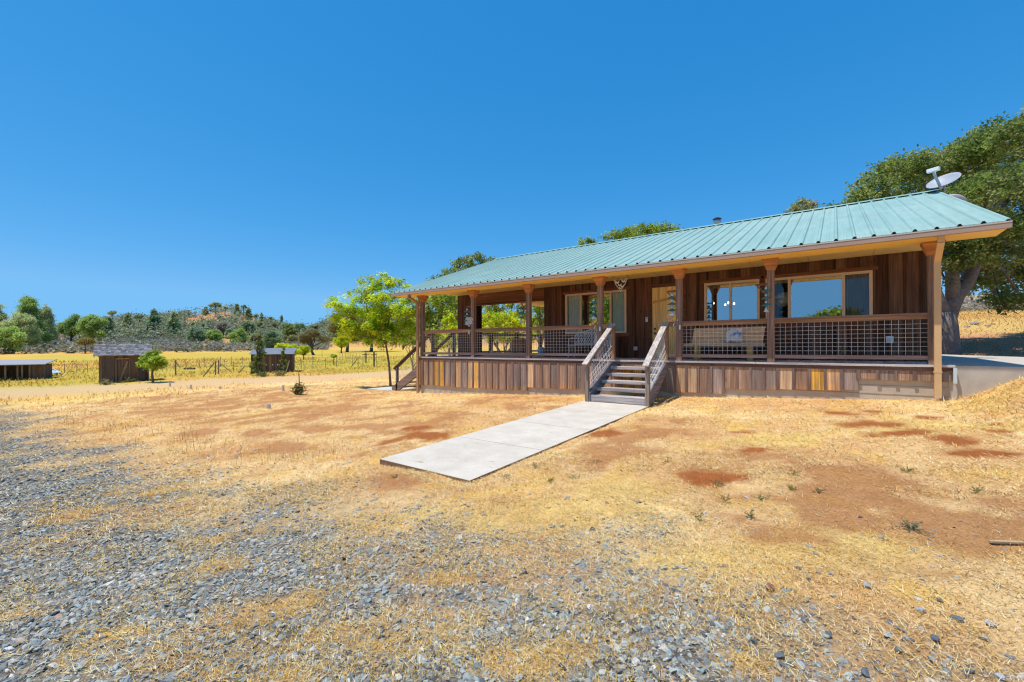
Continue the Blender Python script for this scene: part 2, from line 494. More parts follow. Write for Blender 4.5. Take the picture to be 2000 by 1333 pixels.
# ================================================================== GROUND
def ground_material():
    m, nt, p, out = new_mat("ground_cover")
    a = node(nt, "ShaderNodeAttribute", attribute_name="Col")
    v = coords(nt, (1, 1, 1))
    n1 = noise(nt, 55, 6, 0.7, v); n2 = noise(nt, 9, 5, 0.65, v); n3 = noise(nt, 190, 3, 0.6, v)
    c = mixmul(nt, a.outputs[0], ramp(nt, n1, [(0.3, g3(0.66)), (0.5, g3(1.05)), (0.72, g3(1.34))]))
    c = mixmul(nt, c, ramp(nt, n2, [(0.3, (0.90, 0.86, 0.82)), (0.7, (1.15, 1.15, 1.15))]))
    c = mixmul(nt, c, ramp(nt, n3, [(0.35, g3(0.84)), (0.6, g3(1.14))]))
    g = node(nt, "ShaderNodeAttribute", attribute_name="Gravel")
    vo = node(nt, "ShaderNodeTexVoronoi"); vo.inputs['Scale'].default_value = 26
    nt.links.new(v, vo.inputs['Vector'])
    gc = ramp(nt, vo.outputs['Color'], [(0.15, (0.13, 0.14, 0.145)), (0.4, (0.26, 0.265, 0.25)), (0.62, (0.42, 0.36, 0.26)), (0.9, (0.52, 0.44, 0.30))])
    gd = ramp(nt, vo.outputs['Distance'], [(0.2, g3(1)), (0.62, g3(0.35))])
    gcol = mixmul(nt, gc, gd)
    mx = node(nt, "ShaderNodeMix", data_type='RGBA')
    mr = node(nt, "ShaderNodeMath", operation='MULTIPLY'); mr.inputs[1].default_value = 0.85
    nt.links.new(g.outputs['Fac'], mr.inputs[0])
    nt.links.new(mr.outputs[0], mx.inputs[0]); nt.links.new(c, mx.inputs[6]); nt.links.new(gcol, mx.inputs[7])
    nt.links.new(mx.outputs[2], p.inputs['Base Color'])
    p.inputs['Roughness'].default_value = 1.0; p.inputs['Specular IOR Level'].default_value = 0.05
    bump(nt, p, n1, 0.9, 0.03)
    return m
def walk_sink(X, Y):
    dx = np.maximum(np.maximum(WALK[0] - X, X - WALK[1]), 0); dy = np.maximum(np.maximum(WALK[2] - Y, Y - WALK[3] - .5), 0)
    return (0.022 + 0.04 * sst(WALK[1] - .6, WALK[1], X)) * (1 - sst(0.02, 0.4, np.hypot(dx, dy)))
WALK = (-5.03, -3.38, 3.74, 9.85)
def build_ground():
    th = np.concatenate([np.arange(-80, 80.01, 0.22), np.arange(82, 279, 2.0)])
    th = np.radians(th)
    r = [0.35]
    while r[-1] < 900:
        r.append(r[-1] * 1.0185 + 0.004)
    r = np.array(r)
    T, Rr = np.meshgrid(th, r, indexing='ij')
    d = np.cos(T)[..., None] * FW[:2] + np.sin(T)[..., None] * RT0[:2]
    X = (Rr * d[..., 0]).ravel(); Y = (Rr * d[..., 1]).ravel()
    near = np.hypot(X, Y) < 40
    Z = ground_z(X, Y)
    # small lumps
    inhouse = (X > -12.9) & (X < 8) & (Y > 10.9) & (Y < 24)
    Z += np.where(near & ~inhouse, (fbm(X * 1.3, Y * 1.3, 31, 4) - 0.5) * 0.06 + (fbm(X * 7, Y * 7, 33, 3) - 0.5) * 0.025, 0)
    Z += np.where(inhouse, -0.12 * sst(11.35, 12, Y), 0)
    Z -= walk_sink(X, Y)
    nt_, nr = len(th), len(r)
    idx = np.arange(nt_ * nr).reshape(nt_, nr)
    a = idx[:, :-1]; b = np.roll(idx, -1, axis=0)[:, :-1]; c = np.roll(idx, -1, axis=0)[:, 1:]; e = idx[:, 1:]
    Fq = np.stack([a, e, c, b], -1).reshape(-1, 4)
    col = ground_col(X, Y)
    V = np.stack([X, Y, Z], -1)
    # close the small hole under the camera
    o = mesh_np("ground", V, Fq, ground_material(), None, col, True)
    gm = np.where(np.hypot(X, Y) < 45, gravel_mask(X, Y), 0)
    at_ = o.data.attributes.new("Gravel", 'FLOAT', 'POINT')
    at_.data.foreach_set("value", gm.astype(np.float32))
    tag(o, kind="structure")
    return o
ground = build_ground()

def ground_lumpy(x, y):
    inh = (x > -12.9) & (x < 8) & (y > 10.9) & (y < 24)
    return ground_z(x, y) + np.where(inh, 0, (fbm(x * 1.3, y * 1.3, 31, 4) - 0.5) * 0.06 + (fbm(x * 7, y * 7, 33, 3) - 0.5) * 0.025) - walk_sink(x, y)
def blocked(x, y):
    m = (x > WALK[0] + .01) & (x < WALK[1] - .01) & (y > WALK[2] + .01) & (y < WALK[3] + 0.6)
    m |= (x > -12.75) & (x < 1.9) & (y > 11.2) & (y < 24)
    m |= (x > 1.85) & (x < 7.2) & (y > 11.2) & (y < 24.5)
    return m
def scatter(n, r0, r1, pw, half=70):
    """random ground points in the viewed sector, radius pdf ~ R^pw"""
    u = rng.random(n)
    q = pw + 1
    R = (r0 ** q + u * (r1 ** q - r0 ** q)) ** (1 / q)
    t = np.radians(rng.uniform(-half, half, n))
    return R * (np.cos(t) * FW[0] + np.sin(t) * RT0[0]), R * (np.cos(t) * FW[1] + np.sin(t) * RT0[1]), R

# ---- crushed stone lying on the drive: nobody could count it
def ico(level):
    import bmesh
    bm = bmesh.new(); bmesh.ops.create_icosphere(bm, subdivisions=level, radius=1)
    V = np.array([v.co for v in bm.verts]); Fc = np.array([[v.index for v in f.verts] for f in bm.faces])
    bm.free(); return V, Fc
def rock_shape(level, seed):
    r = np.random.default_rng(seed)
    V, Fc = ico(level)
    V = V.copy()
    for _ in range(9 if level > 1 else 5):
        n = r.normal(size=3); n /= np.linalg.norm(n)
        d = r.uniform(0.45, 0.85)
        ex = np.maximum(0, V @ n - d)
        V -= ex[:, None] * n
    V += r.normal(size=V.shape) * (0.03 if level > 1 else 0.09)
    V *= np.array([1.25, 0.9, 0.55])
    return V, Fc
STONE_COLS = np.array([(0.15, 0.18, 0.19), (0.085, 0.105, 0.12), (0.20, 0.235, 0.235), (0.27, 0.30, 0.285), (0.20, 0.18, 0.165), (0.34, 0.30, 0.24), (0.055, 0.062, 0.072), (0.40, 0.39, 0.36), (0.26, 0.17, 0.125), (0.20, 0.235, 0.225)])
STONE_P = np.array([.22, .15, .18, .12, .08, .08, .06, .04, .03, .04]); STONE_P = STONE_P / STONE_P.sum()
def stones(name, n, r0, r1, pw, level, s0, s1, thin=1.0, sparse=0.02):
    x, y, R = scatter(n, r0, r1, pw)
    g = gravel_mask(x, y)
    keep = (rng.random(n) < np.clip(g * 1.3 * thin + sparse * sst(-2.5, 0, polydist(x, y, GRAVEL_EDGE)), 0, 1)) & ~blocked(x, y)
    x, y = x[keep], y[keep]; n = len(x)
    s = s0 + (s1 - s0) * rng.random(n) ** 2.6
    z = ground_lumpy(x, y) + s * rng.uniform(-0.12, 0.16, n)
    kinds = [rock_shape(level, 100 + k) for k in range(12)]
    ki = rng.integers(0, 12, n)
    Vs = []; Fs = []; Cs = []; off = 0
    a = rng.uniform(0, 2 * PI, n); tx = rng.normal(0, 0.3, n); ty = rng.normal(0, 0.3, n)
    col = STONE_COLS[rng.choice(len(STONE_COLS), n, p=STONE_P)] * rng.uniform(0.85, 1.55, (n, 1))
    dust = rng.random((n, 1)) * 0.35
    col = col * (1 - dust) + np.array((0.50, 0.42, 0.30)) * dust
    for k in range(12):
        m = np.where(ki == k)[0]
        if not len(m): continue
        V, Fc = kinds[k]
        P = V[None] * s[m][:, None, None]
        ca, sa = np.cos(a[m])[:, None], np.sin(a[m])[:, None]
        X = P[..., 0] * ca - P[..., 1] * sa; Y = P[..., 0] * sa + P[..., 1] * ca; Z = P[..., 2] + X * tx[m][:, None] + Y * ty[m][:, None]
        P = np.stack([X + x[m][:, None], Y + y[m][:, None], Z + z[m][:, None]], -1)
        nv = V.shape[0]
        Vs.append(P.reshape(-1, 3))
        Fs.append((Fc[None] + (np.arange(len(m)) * nv)[:, None, None] + off).reshape(-1, 3))
        Cs.append(np.repeat(col[m], nv, axis=0)); off += nv * len(m)
    return np.concatenate(Vs), np.concatenate(Fs), np.concatenate(Cs)
m_stone = plain("stone", (1, 1, 1), 0.85, var=0.3, scale=60, bmp=0.3, spec=0.2)
def merge(parts):
    off = 0; V = []; Fc = []; C = []
    for v, f, c in parts:
        V.append(v); Fc.append(f + off); C.append(c); off += len(v)
    return np.concatenate(V), np.concatenate(Fc), np.concatenate(C)
V, Fc, C = merge([stones("a", 44000, 1.5, 4.2, 0.75, 2, 0.007, 0.026), stones("a2", 72000, 1.5, 5, 0.8, 1, 0.003, 0.010, 0.9, .05), stones("b", 110000, 4.0, 9.0, 0.3, 1, 0.008, 0.026), stones("c", 84000, 8.5, 22, 0.2, 1, 0.015, 0.036, 1.0, 0.004)])
gravel = mesh_np("gravel", V, Fc, m_stone, None, C)
tag(gravel, "loose grey crushed stone scattered over the drive in front", "gravel", kind="stuff")

# ---- dead straw lying over the yard
m_straw = leafmat("straw", 0.12)
def blades(n, r0, r1, pw, L0, L1, w, lie=(4, 38), keepf=None, colf=None, half=70):
    x, y, R = scatter(n, r0, r1, pw, half)
    p = keepf(x, y)
    k = (rng.random(n) < p) & ~blocked(x, y)
    x, y, R = x[k], y[k], R[k]; n = len(x)
    # tufting: pull blades toward clump centres
    L = rng.uniform(L0, L1, n) * (1 + R / 25); wd = w * (1 + R / 5) * rng.uniform(0.6, 1.4, n)
    az = rng.uniform(0, 2 * PI, n); el = np.radians(rng.uniform(lie[0], lie[1], n))
    z = ground_lumpy(x, y) + rng.random(n) * 0.018
    dx, dy = np.cos(az), np.sin(az)
    A = np.stack([x - dy * wd / 2, y + dx * wd / 2, z], -1); B = np.stack([x + dy * wd / 2, y - dx * wd / 2, z + wd * 0.3], -1)
    T = np.stack([x + dx * np.cos(el) * L, y + dy * np.cos(el) * L, z + np.sin(el) * L], -1)
    V = np.stack([A, B, T], 1).reshape(-1, 3)
    Fc = np.arange(3 * n, dtype=np.int32).reshape(-1, 3)
    c = colf(x, y, n)
    return V, Fc, np.repeat(c, 3, axis=0)
def straw_keep(x, y):
    g = gravel_mask(x, y); d = dirt_mask(x, y); r = red_mask(x, y)
    cl = sst(0.35, 0.6, fbm(x * 4.5, y * 4.5, 51, 3))
    return np.clip((0.35 + 0.65 * cl) * (1 - 0.83 * g) * (1 - 0.9 * d) * (1 - 0.97 * r), 0, 1) * (1 - 0.8 * road_mask(x, y))
def straw_col(x, y, n):
    a = np.array((0.84, 0.60, 0.28)); b = np.array((0.72, 0.44, 0.10)); c_ = np.array((0.50, 0.29, 0.095)); d_ = np.array((0.90, 0.76, 0.47))
    u = rng.random(n)
    c = np.where((u < .38)[:, None], a, np.where((u < .60)[:, None], b, np.where((u < .75)[:, None], c_, np.where((u < .945)[:, None], d_, np.array((0.16, 0.085, 0.035))))))
    gd = gold_mask(x, y)[:, None]; t = fbm(x * 1.8, y * 1.8, 77, 3)[:, None]
    c = c * (1 - 0.5 * gd) + np.array((0.66, 0.45, 0.15)) * 0.5 * gd
    c = c * (1.0 + 0.15 * (t - 0.5))
    c = c * (1 - 0.35 * dirt_mask(x, y)[:, None] * np.array((0.5, 0.9, 1.0)))
    return np.minimum(c * rng.uniform(0.8, 1.25, (n, 1)), .92)
parts = [blades(365000, 1.5, 6, 0.2, 0.012, 0.055, 0.0018, (3, 35), straw_keep, straw_col),
         blades(580000, 5, 26, -0.25, 0.015, 0.065, 0.0028, (4, 40), straw_keep, straw_col)]
# orange-gold matted tufts growing through the gravel
def tuft_keep(x, y):
    return np.clip(0.55 * sst(0.52, 0.66, fbm(x * 2.3 + 4, y * 2.3, 66, 4)) + ell(x, y, TUFT, 0.8) * (0.4 + 0.6 * sst(.4, .6, fbm(x * 6, y * 6, 67, 3))), 0, 1) * sst(-0.8, 1.0, polydist(x, y, GRAVEL_EDGE))
def tuft_col(x, y, n):
    u = rng.random((n, 1))
    return (np.array((0.84, 0.46, 0.05)) * u + np.array((0.86, 0.58, 0.16)) * (1 - u)) * rng.uniform(0.65, 1.15, (n, 1))
parts.append(blades(320000, 1.5, 8, 0.1, 0.010, 0.034, 0.0022, (10, 75), tuft_keep, tuft_col))
# taller standing stalks along the edge of the drive
EDGE2 = [tuple(gp(a, b)[0][:2]) for a, b in ((130, 812), (200, 830), (300, 855), (360, 872), (440, 880), (520, 895), (640, 885))]
def stalk_keep(x, y):
    d = np.abs(polydist(x, y, EDGE2))
    return (1 - sst(0.15, 0.7, d)) * sst(.4, .6, fbm(x * 2, y * 2, 12, 3)) * 0.5
def stalk_col(x, y, n):
    u = rng.random((n, 1))
    return (np.array((0.30, 0.27, 0.06)) * u + np.array((0.52, 0.32, 0.08)) * (1 - u)) * rng.uniform(0.6, 1.1, (n, 1))
parts.append(blades(60000, 5, 22, -0.3, 0.06, 0.17, 0.002, (55, 88), stalk_keep, stalk_col))
# tall dead grass on the pasture edge and around the sheds
def pasture_keep(x, y):
    far = sst(23, 30, np.hypot(x, y) + 4 * (fbm(x * .2, y * .2, 5, 2) - .5)) * sst(-12, -16, x)
    return far * (1 - road_mask(x, y)) * (0.25 + 0.75 * sst(.4, .6, fbm(x * .5, y * .5, 14, 3)))
def pasture_col(x, y, n):
    c = ground_col(x, y) * 1.05
    return c * rng.uniform(0.85, 1.25, (n, 1))
parts.append(blades(120000, 22, 75, 0.0, 0.03, 0.11, 0.006, (15, 70), pasture_keep, pasture_col))
# hill grass behind the house on the right
def slope_keep(x, y):
    return sst(1.5, 3, x) * sst(19, 24, y) * 0.8
parts.append(blades(120000, 19, 60, 0.0, 0.03, 0.09, 0.005, (10, 65), slope_keep, pasture_col, 70))
# the bank at the right end of the porch
def bank_keep(x, y):
    return sst(1.3, 2.0, x) * sst(7.5, 9.5, y) * sst(11.6, 11.1, y) * 0.9
parts.append(blades(90000, 7, 13, 0.5, 0.04, 0.12, 0.003, (4, 45), bank_keep, straw_col, 70))
V, Fc, C = merge(parts)
straw = mesh_np("dry_grass", V, Fc, m_straw, None, C)
tag(straw, "dead straw and dry golden grass covering the yard and pasture", "dry grass", kind="stuff")
print("straw", len(Fc), "gravel", len(gravel.data.polygons))
# ================================================================== HOUSE
W_Z = wood("siding_timber", 'z', 0.5, 0.5)
W_X = wood("rail_timber", 'x', 0.35, 0.4)
W_Y = wood("joist_timber", 'y', 0.35, 0.4)
W_SK = wood("weathered_boards", 'z', 0.55, 0.7, weather=0.5)
W_GX = wood("grey_timber", 'x', 0.45, 0.8)
W_GY = wood("grey_timber_depth", 'y', 0.45, 0.8)
M_WIRE = plain("galvanised_wire", (0.74, 0.72, 0.70), 0.5, 0.0, 0.08, attr=False)
M_ROOF = plain("teal_metal", (0.275, 0.42, 0.38), 0.6, 0.0, 0.08, 1.2, spec=0.2)
def roof_weather(m):
    nt = m.node_tree; p = [n for n in nt.nodes if n.type == 'BSDF_PRINCIPLED'][0]
    src = p.inputs['Base Color'].links[0].from_socket
    c = mixmul(nt, src, ramp(nt, noise(nt, 1.0, 5, 0.7, coords(nt, (7, 0.5, 0.5))), [(0.3, (0.86, 0.88, 0.88)), (0.7, (1.08, 1.05, 1.05))]))
    c = mixmul(nt, c, ramp(nt, noise(nt, 0.45, 4, 0.6, coords(nt)), [(0.3, (0.90, 0.95, 0.97)), (0.7, (1.12, 1.04, 1.02))]))
    nt.links.new(c, p.inputs['Base Color'])
roof_weather(M_ROOF)
M_TRIM = plain("tan_paint", (1, 1, 1), 0.6, var=0.06, scale=3)
M_CONC = plain("concrete", (1, 1, 1), 0.9, var=0.14, scale=5, bmp=0.15)
M_DARK = plain("interior", (0.10, 0.085, 0.07), 0.9, attr=False)
M_STEEL = plain("steel", (0.45, 0.46, 0.47), 0.35, 0.9, 0.1, attr=False)
M_COL = plain("painted", (1, 1, 1), 0.5, var=0.05, spec=0.4)
def glass(name, refl, tint):
    m, nt, p, out = new_mat(name)
    nt.nodes.remove(p)
    g = node(nt, "ShaderNodeBsdfGlossy"); g.inputs['Roughness'].default_value = 0.015; g.inputs[0].default_value = (0.92, 0.97, 1.0, 1)
    t = node(nt, "ShaderNodeBsdfTransparent"); t.inputs[0].default_value = (*tint, 1)
    mx = node(nt, "ShaderNodeMixShader")
    lw = node(nt, "ShaderNodeLayerWeight"); lw.inputs[0].default_value = 0.25
    ad = node(nt, "ShaderNodeMath", operation='ADD'); ad.inputs[1].default_value = refl; ad.use_clamp = True
    nt.links.new(lw.outputs['Fresnel'], ad.inputs[0]); nt.links.new(ad.outputs[0], mx.inputs[0])
    nt.links.new(t.outputs[0], mx.inputs[1]); nt.links.new(g.outputs[0], mx.inputs[2])
    nt.links.new(mx.outputs[0], out.inputs[0])
    return m
GLASS = glass("window_glass", 0.42, (0.75, 0.8, 0.8))
GLASS_S = glass("screened_glass", 0.04, (0.72, 0.75, 0.75))

DECK = -0.385; YF = 11.13; YP = 11.28; YW = 13.23; CEIL = 2.08
house = thing("ranch_house", "long single-storey timber house with green metal roof and full-width front porch", "house", (0, 0, 0))
def rc(lo, hi):
    return random.uniform(lo, hi)
def dark_board():
    k = rc(0.55, 1.45); w = rc(0.9, 1.12)
    return (0.152 * k, 0.076 * k * w, 0.046 * k * w)
def siding(b, x0, x1, z0, z1, y, holes, bw=0.262, batten=True, colf=dark_board, depth=0.03):
    x = x0; seams = [x0]
    while x < x1 - 0.02:
        e = min(x + bw * rc(0.94, 1.06), x1); c = colf()
        cuts = sorted({x, e} | {h for H in holes for h in (H[0], H[1]) if x < h < e})
        for a, q in zip(cuts[:-1], cuts[1:]):
            mid = (a + q) / 2; segs = [(z0, z1)]
            for H in holes:
                if H[0] < mid < H[1]:
                    segs = [s for lo, hi in segs for s in ((lo, min(hi, H[2])), (max(lo, H[3]), hi)) if s[1] - s[0] > 0.01]
            for lo, hi in segs:
                b.box(a + 0.001, q - 0.001, y, y + depth, lo, hi, c)
        x = e; seams.append(e)
    if batten:
        for sx in seams[1:-1]:
            segs = [(z0, z1 - 0.002)]
            for H in holes:
                if H[0] - 0.09 < sx < H[1] + 0.09:
                    segs = [s for lo, hi in segs for s in ((lo, min(hi, H[2] - 0.09)), (max(lo, H[3] + 0.09), hi)) if s[1] - s[0] > 0.01]
            c = dark_board(); c = tuple(v * 0.65 for v in c)
            for lo, hi in segs:
                b.box(sx - 0.024, sx + 0.024, y - 0.02, y - 0.001, lo, hi, c)
    return seams
WIN = [(-7.475, -5.288, 0.40, 1.765), (-2.988, -1.614, 0.575, 1.75), (-1.474, 0.70, 0.575, 1.735)]
DOOR = (-4.478, -3.57, DECK, 1.745)
b = MB()
siding(b, -8.35, 1.65, DECK, CEIL, YW, WIN + [DOOR])
b.build("front_wall", W_Z, house)
# other walls
for (x0, x1, y0, y1) in ((1.62, 1.65, YW + 0.031, 20.7), (-8.35, -8.32, YW + 0.031, 20.7)):
    yy = y0; b = MB()
    while yy < y1:
        e = min(yy + 0.262, y1); b.box(x0, x1, yy, e, DECK - (0.9 if x0 > 0 else 0), 2.2, dark_board()); yy = e
    b.build("side_wall", W_Z, house)
b = MB()
b.box(-8.35, 1.65, 20.7, 20.75, DECK - 1, 2.2, (0.07, 0.035, 0.02)); b.build("back_wall", W_Z, house)
b = MB(); b.box(-8.31, 1.61, YW + .04, 20.69, DECK, DECK + .01); b.box(-8.31, 1.61, 17.2, 17.24, DECK + .02, CEIL - .02)
b.build("interior_room", M_DARK, house)
# gable infill above the end walls
for xg in (1.60, -12.6):
    b = MB(); b.prism([(10.9, 2.10), (16.95, 4.20), (23.0, 2.10)], 0, xg, xg + 0.05, (0.18, 0.08, 0.045))
    b.build("gable", W_Z, house)
# corner column and header of the open breezeway
b = MB()
x = -12.57
while x < -11.71:
    e = min(x + 0.24, -11.70); b.box(x, e - .002, YW, YW + .03, DECK, CEIL, dark_board())
    b.box(e - .024, e + .02, YW - .02, YW - .001, DECK, CEIL, dark_board()); x = e
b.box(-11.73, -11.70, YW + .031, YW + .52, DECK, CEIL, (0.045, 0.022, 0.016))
b.box(-12.57, -12.54, YW + .031, YW + .52, DECK, CEIL, (0.17, 0.08, 0.05))
b.box(-12.53, -11.74, YW + .49, YW + .52, DECK, CEIL, (0.17, 0.08, 0.05))
b.build("corner_column", W_Z, house)
b = MB(); b.box(-11.695, -8.352, YW + .02, YW + .13, 1.62, CEIL, (0.22, 0.10, 0.055)); b.box(-11.695, -8.352, YW + .002, YW + .02, 1.66, 1.69, (0.06, 0.03, 0.02))
b.build("header_beam", W_X, house)
# wall trim
b = MB()
for (x0, x1, z0, z1) in WIN:
    c = (0.20, 0.088, 0.048)
    b.box(x0 - .10, x1 + .10, YW - .024, YW - .003, z0 - .11, z0 - .005, c); b.box(x0 - .10, x1 + .10, YW - .024, YW - .003, z1 + .005, z1 + .09, c)
b.box(DOOR[0] - .09, DOOR[0] - .003, YW - .024, YW - .003, DECK, 1.75, (0.17, 0.075, 0.042)); b.box(DOOR[1] + .003, DOOR[1] + .09, YW - .024, YW - .003, DECK, 1.75, (0.17, 0.075, 0.042))
b.box(DOOR[0] - .09, DOOR[1] + .09, YW - .025, YW - .003, 1.753, 1.84, (0.17, 0.075, 0.042))
b.build("wall_trim", W_X, house)

# windows
TAN = (0.72, 0.52, 0.36)
MUL = [(-6.896, -5.82), (-2.317,), (-0.948, 0.159)]
SCREENS = [(0, 2), (), (0, 2)]
for wi, (x0, x1, z0, z1) in enumerate(WIN):
    b = MB(); w = 0.062; y0, y1 = YW - 0.03, YW + 0.05
    b.box(x0, x1, y0, y1, z1 - w, z1, TAN); b.box(x0, x1, y0 - .012, y1, z0, z0 + w, TAN)
    b.box(x0, x0 + w, y0 + .002, y1, z0 + w, z1 - w, TAN); b.box(x1 - w, x1, y0 + .002, y1, z0 + w, z1 - w, TAN)
    ms = MUL[wi]
    for mxx in ms:
        b.box(mxx - .03, mxx + .03, y0 + .004, y1, z0 + w, z1 - w, TAN)
    fr = b.build("window", M_TRIM, house)
    edges = [x0 + w] + [q for mxx in ms for q in (mxx - .03, mxx + .03)] + [x1 - w]
    for pi in range(len(ms) + 1):
        a, q = edges[2 * pi], edges[2 * pi + 1]
        pb = MB(); pb.add([(a, YW + .02, z0 + w), (q, YW + .02, z0 + w), (q, YW + .02, z1 - w), (a, YW + .02, z1 - w)], [(0, 1, 2, 3)])
        pb.build("pane", GLASS_S if pi in SCREENS[wi] else GLASS, fr)
        curt = (wi == 0 and pi in (0, 2)) or (wi == 1 and pi == 0) or (wi == 2 and pi == 2)
        if curt:
            V = []; n = 60; qq = q if wi != 1 else a + 0.16
            for i in range(n + 1):
                xx = a + (qq - a) * i / n
                yy = YW + .075 + 0.022 * math.sin(i * 0.85) + 0.012 * math.sin(i * 2.3 + 1)
                V += [(xx, yy, z0 - .1), (xx, yy + 0.01 * math.sin(i), z1)]
            cb = MB(); cb.add(V, [(2 * i, 2 * i + 2, 2 * i + 3, 2 * i + 1) for i in range(n)], ((0.80, 0.90, 0.86) if wi < 2 else (0.16, 0.16, 0.15)))
            cb.build("curtain", plain("curtain_cloth%d%d" % (wi, pi), (1, 1, 1), 0.9, var=0.05), fr, smooth=True)
# door of knotty planks
b = MB(); n = 6; x0, x1 = DOOR[0], DOOR[1]
for i in range(n):
    a = x0 + (x1 - x0) * i / n; q = x0 + (x1 - x0) * (i + 1) / n; k = rc(0.92, 1.05)
    b.box(a + .003, q - .003, YW + .004, YW + .045, DECK + .02, 1.745, (0.95 * k, 0.66 * k, 0.27 * k))
b.box(x0, x1, YW + .02, YW + .05, DECK + .02, 1.745, (0.34, 0.17, 0.05))
door = b.build("door", wood("pine_door", 'z', 0.12, 0.2), house)
b = MB(); b.bar((x0 + .02, YW + .0, 1.30), (x1 - .02, YW + .0, 1.47), 0.012, 0.075, (0.62, 0.36, 0.12), up=(0, 0, 1)); b.build("brace", W_X, door)
M_IRON = plain("black_iron", (0.02, 0.02, 0.02), 0.4, attr=False)
for hn, zz in (("deadbolt", 0.62), ("handle", 0.49)):
    b = MB()
    b.lathe(0, 0, [(0.028, 0), (0.03, .02), (0.012, .03), (0.024, .05), (0.02, .065)], 12)
    b.v = [(x0 + .085 + p[0], YW - p[2] + .004, zz - 0.12 + p[1]) for p in b.v]
    b.build(hn, M_IRON, door, smooth=True)
b = MB(); b.box(-4.67, -4.60, YW - .05, YW - .021, 0.72, 0.87, (0.75, 0.76, 0.78)); b.box(-4.655, -4.615, YW - .055, YW - .0505, 0.82, 0.85, (0.2, 0.2, 0.22))
kp = b.build("keypad", M_COL, house, bevel=0.006)
b = MB(); b.box(0.93, 1.06, YW - .07, YW - .001, 0.03, 0.19, (0.72, 0.78, 0.76)); b.box(0.95, 1.04, YW - .078, YW - .0705, 0.05, 0.17, (0.62, 0.68, 0.66))
b.build("outlet_box", M_COL, house, bevel=0.006)
b = MB(); b.box(-5.05, -4.93, YW - .05, YW - .021, -0.15, -0.03, (0.5, 0.5, 0.5)); b.build("outlet_box", M_COL, house, bevel=0.005)

# deck floor: boards across the porch
b = MB(); x = -12.75
while x < 1.75:
    e = min(x + 0.14, 1.75); k = rc(0.85, 1.15)
    b.box(x + .002, e - .002, YF + .106, YW, DECK - .035, DECK, (0.52 * k, 0.51 * k, 0.52 * k)); x = e
x = -12.75
while x < -8.36:
    e = min(x + 0.14, -8.36); k = rc(0.85, 1.15)
    b.box(x + .002, e - .002, YW + .002, 20.7, DECK - .035, DECK, (0.52 * k, 0.51 * k, 0.52 * k)); x = e
b.build("porch_deck", W_GY, house)
b = MB(); x = -12.75
while x < 1.75:
    e = min(x + rc(2.2, 3.2), 1.75); k = rc(0.9, 1.1)
    b.box(x + .003, e - .003, YF + .038, YF + .105, DECK - .04, DECK + .002, (0.50 * k, 0.47 * k, 0.46 * k)); x = e
b.build("deck_nosing", W_GX, house)
b = MB(); x = -12.72
while x < 1.72:
    e = min(x + rc(2.2, 3.2), 1.72); k = rc(0.8, 1.2)
    b.box(x + .002, e - .002, YF + .058, YF + .1, DECK - .125, DECK - .042, (0.17 * k, 0.105 * k, 0.085 * k)); x = e
b.build("rim_board", W_X, house)
# skirt of upright weathered boards
def skirt_bottom(x):
    if x < -8.3: return -1.44 + (x + 12.7) * 0.008
    if x < -7.6: return -1.385
    if x < -2.0: return -1.29 + (x + 7.6) * 0.028
    if x < 0.35: return -1.02 + (x + 2.0) * 0.04
    return -0.69
def skirt_col():
    u = random.random(); k = rc(0.9, 1.45)
    if u < 0.38: return (0.32 * k, 0.20 * k, 0.135 * k)
    if u < 0.66: return (0.25 * k, 0.185 * k, 0.155 * k)
    if u < 0.82: return (0.46 * k, 0.28 * k, 0.145 * k)
    if u < 0.93: return (0.55 * k, 0.37 * k, 0.22 * k)
    return (0.66 * k, 0.36 * k, 0.075 * k)
b = MB(); x = -12.70
while x < 1.70:
    wd = 0.285 * rc(0.92, 1.08); e = min(x + wd, 1.70)
    if e > -0.001 + x:
        zb = skirt_bottom((x + e) / 2) + rc(-.012, .012)
        c = skirt_col()
        m1 = zb + (DECK - .126 - zb) * rc(0.12, 0.3)
        # sun-bleached boards stay orange near the splash line
        b.box(x + .002, e - .002, 11.205, 11.235, m1, DECK - .126, c)
        o = (min(1, c[0] * 1.12 + .02), c[1] * 1.02, c[2] * 0.8) if random.random() < .35 else c
        b.box(x + .002, e - .002, 11.205, 11.235, zb, m1, o)
    bx = e
    k = rc(0.9, 1.5)
    if bx < 1.68:
        b.box(bx - .026, bx + .026, 11.182, 11.2045, skirt_bottom(bx) + rc(-.01, .01), DECK - .126, (0.19 * k, 0.125 * k, 0.10 * k))
    x = e
# left end of the skirt
y = 11.24
while y < 13.2:
    e = min(y + .25, 13.2); b.box(-12.70, -12.672, y, e - .003, -1.5, DECK - .126, skirt_col()); y = e
b.build("skirt_boards", W_SK, house)
# concrete footing under the porch, and corner bracket
b = MB()
b.box(-12.62, 1.66, 11.247, 11.48, -2.1, DECK - .2, (0.52, 0.43, 0.33)); b.box(-12.62, -12.45, 11.481, 20.6, -2.1, DECK - .2, (0.45, 0.38, 0.30))
for zz in (-0.80, -0.97):
    b.box(-3.0, 1.655, 11.240, 11.2465, zz - .006, zz, (0.30, 0.25, 0.19))
b.build("footing", M_CONC, house)
b = MB(); b.box(1.715, 1.755, YF + .005, YF + .02, DECK - .33, DECK - .045, (0.62, 0.66, 0.68)); b.box(1.7555, 1.765, YF + .005, YF + .12, DECK - .33, DECK - .045, (0.62, 0.66, 0.68))
b.build("corner_bracket", M_COL, house)

